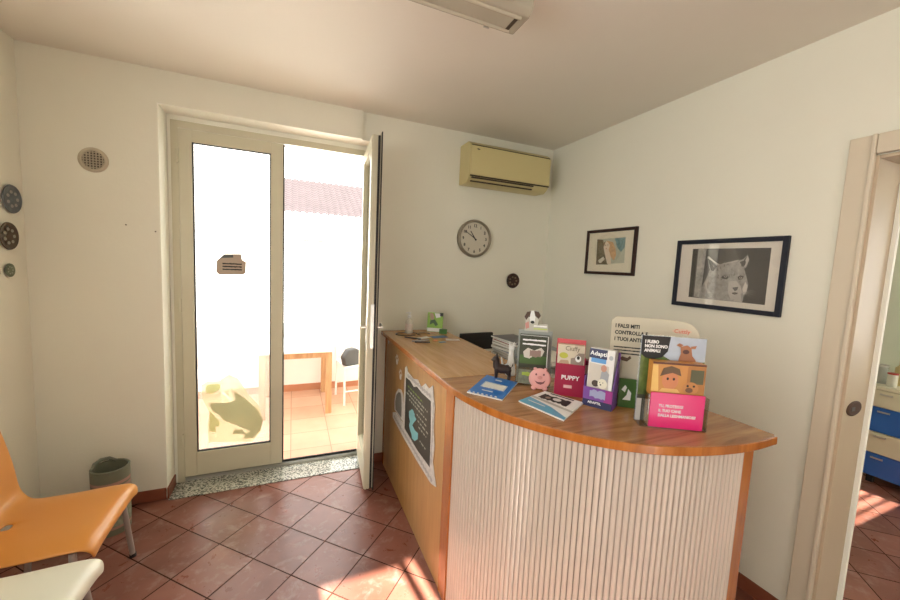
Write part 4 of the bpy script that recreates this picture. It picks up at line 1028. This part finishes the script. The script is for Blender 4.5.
def scallop(x0, x1, z0, z1, h, n):
    up_ = []; dn = []
    for i in range(n * 4 + 1):
        t = i / (n * 4); w_ = h * (0.35 + 0.65 * abs(math.sin(t * n * PI)))
        dx, dz = (x1 - x0), (z1 - z0); l = math.hypot(dx, dz); nx_, nz_ = -dz / l, dx / l
        up_.append((x0 + dx * t + nx_ * w_, z0 + dz * t + nz_ * w_)); dn.append((x0 + dx * t - nx_ * w_, z0 + dz * t - nz_ * w_))
    return up_ + dn[::-1]
B().art(scallop(0.36, 1.17, 0.532, 0.503, 0.013, 20), 1, lg, y=-0.004).build('lower_ornament', cbd)
B().art(scallop(0.66, 1.10, 0.922, 0.935, 0.012, 11), 1, lg, y=-0.004).build('upper_ornament', cbd)
B().art(scallop(1.141, 1.141, 0.58, 0.92, 0.010, 9), 1, lg, y=-0.004).build('side_ornament', cbd)
b = B(); m_tq = flat('turquoise chalk', (0.20, 0.50, 0.55), 0.7)
b.art(BOARD['cat'], 1, m_tq, y=-0.005); b.art(ell(0.80, 0.725, 0.035, 0.022), 1, m_tq, y=-0.005)
m_ch = flat('chalk', (0.38, 0.42, 0.36), 0.8); m_cg = flat('green chalk', (0.20, 0.32, 0.10), 0.8)
for r_, (x0, x1, z) in enumerate([(0.68, 0.98, 0.86), (0.70, 1.06, 0.835), (0.66, 1.0, 0.81), (0.72, 1.05, 0.785), (0.88, 1.06, 0.75), (0.90, 1.08, 0.72), (0.92, 1.06, 0.69), (0.95, 1.06, 0.62)]):
    x = x0
    while x < x1:
        w_ = rw.uniform(0.012, 0.05); b.art(jag(x, min(x + w_, x1), z, 0.010, 5), 1, m_cg if r_ == 0 else m_ch, y=-0.005); x += w_ + 0.014
b.build('chalk_writing', cbd)
cs = thing('cat_sticker', 'grey oval sitting cat sticker left of the chalk sign', 'sticker', (-1.5175, 0, 0), R(-90))
b = B().prism([(0.36, 0.578), (0.350, 0.64), (0.38, 0.71), (0.44, 0.76), (0.51, 0.776), (0.56, 0.757), (0.585, 0.685), (0.590, 0.58)], -0.001, 0.0, m_cf, 'y'); b.build('outline', cs)
b = B().art([(0.385, 0.59), (0.37, 0.64), (0.395, 0.70), (0.45, 0.74), (0.50, 0.752), (0.525, 0.73), (0.54, 0.66), (0.54, 0.59)], 1, flat('grey sticker', (0.20, 0.20, 0.18), 0.5), y=-0.001); b.build('print', cs)
def paw(cx, cz, s, label):
    b = B().art(ell(cx, cz - 0.2 * s, 0.5 * s, 0.42 * s, 12), 1, m_white)
    for k, (dx, dz) in enumerate([(-0.6, 0.25), (-0.22, 0.6), (0.25, 0.6), (0.6, 0.25)]): b.art(ell(cx + dx * s, cz + dz * s, 0.17 * s, 0.24 * s, 8), 1, m_white)
    o = b.build('paw_sticker', None, loc=(-1.5172, 0, 0), rot=(0, 0, R(-90))); tag(o, label, 'sticker', 'paw print stickers')
paw(0.117, 1.03, 0.035, 'white paw print sticker nearest the wall, under worktop'); paw(0.377, 0.947, 0.05, 'white paw print sticker above the sitting cat sticker, upper one'); paw(0.48, 0.868, 0.05, 'white paw print sticker directly over the sitting cat sticker')

# ------------------------------------------------------------ sticker and cat film on the shut leaf's glass
ol = {'pale': film('pale green film', (0.80, 0.82, 0.62), 0.30), 'green': film('olive film', (0.62, 0.64, 0.40), 0.5), 'dark': film('dark olive film', (0.46, 0.46, 0.34), 0.6)}
ck = thing('cat_window_film', 'green and grey sitting cat film stuck low on the shut glazed leaf', 'sticker', (-2.6, 0.1545, 0))
B().art(CAT['pale'], 0, ol['pale']).build('outline', ck)
b = B().art(CAT['body'], 1, ol['dark']).art(CAT['leg'], 1, ol['green']).art(CAT['tail'], 1, ol['dark']).art(CAT['green'], 1, ol['green']); b.build('fur', ck)
nt_ = thing('opening_notice', 'small brown printed notice stuck at eye height on the shut leaf', 'sign', (-2.6, 0.1545, 0))
B().art(NOTE['paper'], 0, flat('brown notice', (0.46, 0.37, 0.29), 0.5)).build('paper', nt_)
b = B().art(NOTE['dark'], 1, flat('notice photo', (0.08, 0.10, 0.10))).art(NOTE['top'], 1, film('pale logo film', (0.6, 0.62, 0.55), 0.4))
for k in range(3): b.art(jag(-0.06, 0.06, 1.575 - k * 0.02, 0.010, 22), 1, m_txtk)
b.build('print', nt_)

# ================================================================== WALL THINGS
# framed pictures on the right wall
def frame(t, W, Hh, bw, m, z0, x0, dpt=0.02):
    b = B().box(x0, -dpt, z0, x0 + bw, 0, z0 + Hh, m).box(x0 + W - bw, -dpt, z0, x0 + W, 0, z0 + Hh, m).box(x0 + bw, -dpt, z0, x0 + W - bw, 0, z0 + bw, m).box(x0 + bw, -dpt, z0 + Hh - bw, x0 + W - bw, 0, z0 + Hh, m)
    b.build('frame', t, bevel=0.002)
pic = thing('framed_picture', 'large dark framed black and white lynx photograph on the right wall', 'picture', (-0.001, 0, 0), R(-90))
frame(pic, 0.562, 0.396, 0.024, flat('navy black frame', (0.005, 0.008, 0.02), 0.6), 1.454, 1.307)
B().box(1.33, -0.008, 1.477, 1.846, 0, 1.828, flat('white mount', (0.78, 0.72, 0.63), 0.6)).build('mount', pic)
g = lambda n_, v: flat(n_, (v, v * 0.93, v * 0.84), 0.6)
b = B()
b.art(LYNX['img'], 1, g('photo grey', 0.13), y=-0.008); b.art(LYNX['right'], 2, g('photo dark grey', 0.085), y=-0.008)
b.art([(1.405, 1.797), (1.43, 1.797), (1.428, 1.512), (1.405, 1.512)], 2, g('photo trunk dark', 0.07), y=-0.008)
b.art(LYNX['stripe'], 2, mat('pale stripe print', (0.42, 0.40, 0.36), 0.6, noise=0.7, nscale=40), y=-0.008)  # pale mottled vertical stripe over the grey ground
m_fur = mat('lynx fur print', (0.36, 0.34, 0.31), 0.6, noise=0.55, nscale=45)
b.art(LYNX['head'], 3, m_fur, y=-0.008)
for k in ('ear1', 'ear2'): b.art(LYNX[k], 4, g('ear dark', 0.11), y=-0.008)
b.art([(1.494, 1.745), (1.498, 1.755), (1.53, 1.728), (1.56, 1.708), (1.556, 1.702)], 5, g('rim light', 0.6), y=-0.008)
b.art([(1.688, 1.73), (1.697, 1.755), (1.705, 1.734), (1.694, 1.70), (1.686, 1.697), (1.694, 1.722)], 5, g('rim light2', 0.6), y=-0.008)
b.art([(1.66, 1.735), (1.61, 1.722), (1.57, 1.712), (1.61, 1.714), (1.65, 1.725)], 5, g('rim light3', 0.5), y=-0.008)
for k in ('cheek', 'chin', 'muzz'): b.art(LYNX[k], 4, g('pale fur', 0.5), y=-0.008)
b.art([(1.70, 1.62), (1.712, 1.60), (1.71, 1.57), (1.698, 1.55), (1.69, 1.58)], 5, g('cheek light', 0.65), y=-0.008)
b.art(LYNX['nose'], 6, g('nose', 0.13), y=-0.008); b.art([(1.640, 1.556), (1.656, 1.560), (1.672, 1.558), (1.666, 1.550), (1.656, 1.547), (1.646, 1.549)], 5, g('mouth', 0.12), y=-0.008)
b.art(LYNX['eye1'], 5, g('eye rim', 0.08), y=-0.008); b.art(LYNX['eye2'], 5, g('eye rim2', 0.06), y=-0.008)
b.art(ell(1.6, 1.642, 0.008, 0.006, 10), 6, g('iris', 0.4), y=-0.008); b.art(ell(1.676, 1.639, 0.007, 0.006, 10), 6, g('iris2', 0.45), y=-0.008)
b.art(ell(1.6, 1.642, 0.003, 0.004, 8), 7, g('pupil', 0.02), y=-0.008); b.art(ell(1.676, 1.639, 0.003, 0.004, 8), 7, g('pupil2', 0.02), y=-0.008)
for a_, l_ in ((0.35, 0.06), (0.15, 0.07), (-0.1, 0.06), (-0.35, 0.05)):
    b.art([(1.69, 1.56), (1.69 + l_ * math.cos(a_), 1.56 + l_ * math.sin(a_)), (1.69, 1.5625)], 7, g('whisker', 0.5), y=-0.008)
for i in range(26):
    x = rw.uniform(1.53, 1.68); z = rw.uniform(1.60, 1.71); b.art([(x, z), (x + 0.004, z + 0.001), (x + (x - 1.62) * 0.1, z + 0.018)], 4, g('fur mark', rw.choice([0.12, 0.45])), y=-0.008)
b.build('photograph', pic)
B().box(1.33, -0.0155, 1.477, 1.846, -0.0145, 1.828, m_clear if False else glass('picture glass', (1, 1, 1), 0.05, fres=0.3)).build('pane', pic)

pl = thing('framed_picture', 'small dark brown framed colour print of a long haired lady', 'picture', (-0.001, 0, 0), R(-90))
frame(pl, 0.474, 0.344, 0.022, flat('dark brown frame', (0.025, 0.006, 0.004), 0.6), 1.619, 0.529)
B().box(0.55, -0.008, 1.64, 0.982, 0, 1.942, flat('cream mount', (0.74, 0.69, 0.54), 0.6)).build('mount', pl)
b = B()
b.art(LADY['img'], 1, flat('print ground', (0.45, 0.47, 0.36)), y=-0.008); b.art(LADY['blue'], 2, mat('teal print', (0.16, 0.28, 0.28), 0.6, noise=0.6, nscale=70), y=-0.008)
b.art(LADY['dark'], 2, mat('brown drape print', (0.14, 0.11, 0.06), 0.6, noise=0.8, nscale=60), y=-0.008)
b.art(LADY['face'], 3, flat('print skin', (0.72, 0.60, 0.46)), y=-0.008); b.art(LADY['hair'], 4, mat('auburn print', (0.55, 0.33, 0.16), 0.6, noise=0.5, nscale=50), y=-0.008)
b.art(LADY['white'], 4, flat('print white', (0.65, 0.62, 0.5)), y=-0.008)
b.art([(0.70, 1.862), (0.725, 1.872), (0.71, 1.83), (0.703, 1.835)], 5, flat('hair shade', (0.2, 0.12, 0.06)), y=-0.008)
b.art(ell(0.725, 1.842, 0.006, 0.003, 8), 5, m_txtk, y=-0.008); b.art(ell(0.748, 1.843, 0.006, 0.003, 8), 5, m_txtk, y=-0.008); b.art(ell(0.735, 1.815, 0.007, 0.003, 8), 5, flat('lip', (0.4, 0.1, 0.06)), y=-0.008)
b.build('art_print', pl)
B().box(0.55, -0.0155, 1.64, 0.982, -0.0145, 1.942, glass('picture glass 2', (1, 1, 1), 0.0, fres=0.12)).build('pane', pl)

# wall clock
ck_ = thing('wall_clock', 'round wall clock with silver rim on the back wall below the air conditioner', 'clock', (-0.775, -0.001, 1.873))
b = B().lathe([(0.158, 0.0), (0.160, -0.02), (0.155, -0.034), (0.146, -0.038), (0.138, -0.034), (0.136, -0.022)], flat('silvery rim', (0.30, 0.27, 0.21), 0.3, metal=0.6), n=48, axis='y', cap=(False, False)); b.build('rim', ck_, smooth=True)
b = B().lathe([(0.0, -0.022), (0.138, -0.022)], flat('clock face', (0.60, 0.56, 0.46), 0.5), n=48, axis='y', cap=(False, False)); b.build('face', ck_)
b = B().lathe([(0.0, 0.0), (0.157, 0.0)], m_black, n=32, axis='y', cap=(False, False)); b.build('back', ck_)
for k in range(1, 13):
    a = R(90 - 30 * k); text(str(k), 0.034, m_txtk, ck_, (0.108 * math.cos(a), -0.0225, 0.108 * math.sin(a) - 0.012), name='numeral', align='CENTER', bold=0.0012)
def hand(ang, l, w_): a = R(90 - ang); d = (math.cos(a), math.sin(a)); n_ = (-d[1], d[0]); return [(-d[0] * .02 + n_[0] * w_, -d[1] * .02 + n_[1] * w_), (-d[0] * .02 - n_[0] * w_, -d[1] * .02 - n_[1] * w_), (d[0] * l - n_[0] * w_ * .6, d[1] * l - n_[1] * w_ * .6), (d[0] * l + n_[0] * w_ * .6, d[1] * l + n_[1] * w_ * .6)]
B().prism(hand(-35, 0.075, 0.005), -0.026, -0.025, m_txtk, 'y').build('hour_hand', ck_); B().prism(hand(-58, 0.11, 0.0035), -0.028, -0.027, m_txtk, 'y').build('minute_hand', ck_)

# air conditioner
ac = thing('air_conditioner', 'yellowed split air conditioner high on the back wall near the corner', 'air conditioner', (-0.555, -0.001, 2.43))
prof = [(0.0, -0.13), (0.0, 0.185), (-0.15, 0.185), (-0.185, 0.165), (-0.195, 0.15), (-0.195, -0.075), (-0.17, -0.11), (-0.13, -0.135)]
B().prism(prof, -0.383, 0.383, m_ac, 'x').build('body', ac, bevel=0.006)
B().box(-0.375, -0.206, -0.078, 0.378, -0.196, 0.145, m_ac).build('front_panel', ac, bevel=0.004)
b = B().box(-0.372, -0.198, 0.147, 0.375, -0.190, 0.154, m_acd).box(-0.375, -0.199, -0.088, 0.378, -0.190, -0.079, m_acd); b.build('gap_lines', ac)
b = B()
for y, z in ((-0.193, -0.097), (-0.172, -0.121)): b.box(-0.36, y - 0.008, z - 0.005, 0.22, y + 0.006, z + 0.004, m_acd)
b.build('louvre', ac)
B().art([(-0.335, 0.12), (-0.315, 0.125), (-0.30, 0.118), (-0.315, 0.114)], 1, m_txtk, y=-0.206).build('badge', ac)
B().prism([(-0.06, -0.09), (-0.15, -0.06), (-0.16, -0.02), (-0.08, -0.04)], -0.3845, -0.383, m_ac, 'x').build('side_vent', ac)

# round wall vent
vt = thing('wall_vent', 'round cream ventilation grille high on the back wall left of the door', 'vent', (-3.275, -0.0225, 2.150))
m_v = flat('vent cream', (0.50, 0.44, 0.33), 0.5)
B().lathe([(0.070, 0.0), (0.070, -0.006), (0.058, -0.012), (0.052, -0.010), (0.051, -0.002)], m_v, n=36, axis='y', cap=(False, False)).build('rim', vt, smooth=True)
b = B().lathe([(0.0, -0.002), (0.052, -0.002)], m_acd, n=32, axis='y', cap=(False, False)); b.build('backing', vt)
b = B()
for k in range(-3, 4):
    c = k * 0.0145; l = math.sqrt(max(0, 0.051 ** 2 - c * c))
    b.box(-l, -0.010, c - 0.0022, l, -0.004, c + 0.0022, m_v); b.box(c - 0.0022, -0.010, -l, c + 0.0022, -0.004, l, m_v)
b.build('grille', vt)

# decorative plates
def plate(loc, rz, r, c1, c2, label, group):
    t = thing('wall_plate', label, 'plate', loc, rz, group)
    B().lathe([(r, -0.010), (r * 0.97, -0.014), (r * 0.6, -0.008), (0.0, -0.008)], mat('plate glaze', c1, 0.25, noise=0.9, nscale=30), n=32, axis='y', cap=(False, False)).lathe([(r, -0.010), (r * 0.6, 0.0), (0.0, 0.0)], m_black, n=32, axis='y', cap=(False, False)).build('dish', t, smooth=True)
    b = B()
    for i in range(7):
        a = i * 0.9; b.art(ell(r * 0.5 * math.cos(a), r * 0.5 * math.sin(a), r * 0.16, r * 0.12, 10), 1, mat('plate decor', c2, 0.3, noise=0.5, nscale=60), y=-0.0125)
    b.build('decor', t)
plate((XL, -0.131, 1.878), R(90), 0.075, (0.09, 0.11, 0.13), (0.28, 0.26, 0.24), 'blue grey decorated plate, top one of three on the left wall', None)
plate((XL, -0.172, 1.682), R(90), 0.073, (0.07, 0.045, 0.03), (0.22, 0.20, 0.15), 'dark brown decorated plate between the blue grey and the green plate', None)
plate((XL, -0.181, 1.503), R(90), 0.036, (0.17, 0.20, 0.13), (0.26, 0.28, 0.2), 'small green plate, lowest of three on the left wall', None)
plate((-0.36, -0.001, 1.523), 0, 0.068, (0.035, 0.012, 0.01), (0.16, 0.10, 0.05), 'small dark round plate on the back wall below right of clock', None)
# old wall anchors
for x, z in ((-3.575 + 0.44, 1.79),(-2.99, 1.76)):
    o = B().lathe([(0.004, 0.0), (0.004, -0.004)], m_acd, n=10, axis='y').build('wall_plug', None, loc=(x, -0.0225, z)); tag(o, 'tiny dark wall plug hole left of the terrace door, ' + ('farther from' if x < -3.05 else 'closer to') + ' the door', 'wall plug')

# ceiling fluorescent fixture
cl = thing('ceiling_light', 'unlit fluorescent batten with clear ribbed cover on the ceiling', 'ceiling light', (-1.97, -1.515, H))
m_al = flat('batten body', (0.34, 0.31, 0.25), 0.35, metal=0.5)
B().box(-0.60, -0.055, -0.05, 0.60, 0.055, 0.0, m_al).build('body', cl, bevel=0.004)
B().box(-0.62, -0.092, -0.068, 0.62, 0.092, -0.050, m_al).build('tray', cl, bevel=0.006)
B().prism([(-0.088, -0.069), (0.088, -0.069), (0.083, -0.105), (0.06, -0.125), (-0.06, -0.125), (-0.083, -0.105)], -0.612, 0.612, mat('aged clear cover', (0.46, 0.43, 0.34), 0.15, spec=0.8, noise=0.15, nscale=4), 'x').build('cover', cl, bevel=0.006)
for sy in (-1, 1): B().tube([(-0.58, sy * 0.045, -0.126), (0.58, sy * 0.045, -0.126)], 0.008, flat('cover ridge', (0.5, 0.46, 0.36), 0.15), 8).build('ridge', cl, smooth=True)
b = B()
for x in (0.50, -0.50):
    b.box(x - 0.012, -0.095, -0.11, x + 0.012, -0.088, -0.055, m_metal); b.box(x - 0.012, 0.088, -0.11, x + 0.012, 0.095, -0.055, m_metal)
b.build('clip', cl)
B().box(0.56, -0.05, -0.127, 0.575, 0.05, -0.124, m_acd).build('end_fitting', cl)

# ================================================================== SIDE ROOM
m_cream = flat('cream drawer front', (0.66, 0.62, 0.46), 0.4); m_dblue = flat('blue drawer front', (0.02, 0.12, 0.45), 0.35)
ch = thing('drawer_chest', 'chest with alternating cream and blue drawers seen through the doorway', 'chest of drawers', (2.2, -1.75, 0))
B().box(0.02, -0.46, 0.065, 0.50, 0.22, 0.79, m_cream).build('body', ch)
B().box(-0.005, -0.47, 0.79, 0.51, 0.23, 0.815, flat('cream top', (0.70, 0.66, 0.5), 0.35)).build('top', ch, bevel=0.003)
for k, (z0, z1) in enumerate([(0.66, 0.785), (0.535, 0.655), (0.405, 0.53), (0.235, 0.40), (0.07, 0.23)]):
    pass
for k, (z0, z1, mm) in enumerate([(0.648, 0.785, m_cream), (0.440, 0.642, m_dblue), (0.262, 0.434, m_cream), (0.070, 0.256, m_dblue)]):
    dr = B().box(0.0, -0.455, z0, 0.02, 0.215, z1, mm).build('drawer', ch, bevel=0.002)
    dr['label'] = 'cream drawer' if k % 2 == 0 else 'blue drawer'
    for y in (0.14, -0.38):
        B().box(-0.022, y - 0.035, z1 - 0.035, -0.016, y + 0.035, z1 - 0.023, m_metal).box(-0.018, y - 0.03, z1 - 0.033, 0.0, y - 0.025, z1 - 0.025, m_metal).box(-0.018, y + 0.025, z1 - 0.033, 0.0, y + 0.03, z1 - 0.025, m_metal).build('handle', dr)
for y in (-0.42, 0.18):
    B().box(0.04, y - 0.02, 0, 0.08, y + 0.02, 0.065, m_black).build('foot', ch); B().box(0.42, y - 0.02, 0, 0.46, y + 0.02, 0.065, m_black).build('foot', ch)
def bottle(x, y, r, h, c, label, cap):
    t = thing('bottle', label, 'bottle', (x, y, 0.816))
    B().lathe([(r, 0), (r * 1.03, 0.01), (r, h * 0.72), (r * 0.5, h * 0.82), (r * 0.45, h * 0.86)], flat('bottle plastic', c, 0.35), n=20).build('body', t, smooth=True)
    B().lathe([(r * 0.5, h * 0.86), (r * 0.5, h)], flat('cap', cap, 0.4), n=16).build('cap', t)
bottle(2.42, -1.60, 0.033, 0.20, (0.6, 0.48, 0.22), 'tall yellowish bottle on the blue and cream chest', (0.7, 0.65, 0.5))
bottle(2.50, -1.66, 0.030, 0.25, (0.62, 0.60, 0.48), 'tall white bottle at the back of the chest', (0.7, 0.7, 0.62))
t = thing('jar', 'small white jar with a red rim at the front of the chest', 'jar', (2.30, -1.595, 0.816))
B().lathe([(0.03, 0), (0.03, 0.10)], flat('jar white', (0.68, 0.66, 0.56), 0.35), n=20).build('body', t, smooth=True); B().lathe([(0.031, 0.10), (0.031, 0.112)], flat('red rim', (0.4, 0.03, 0.02), 0.4), n=20).build('lid', t)
t = thing('glass_jar', 'clear glass jar on the chest against the doorway edge', 'jar', (2.36, -1.51, 0.816))
B().lathe([(0.04, 0), (0.042, 0.09), (0.038, 0.14)], flat('cloudy glass', (0.42, 0.44, 0.38), 0.15), n=20).build('body', t, smooth=True); B().lathe([(0.042, 0.14), (0.042, 0.155)], m_metal, n=20).build('lid', t)
hk = B().box(0, -0.012, -0.025, 0.02, 0.012, 0.025, m_black).build('wall_switch', None, loc=(2.73, -1.50, 1.27)); tag(hk, 'small dark switch on the side room wall above the chest', 'switch')
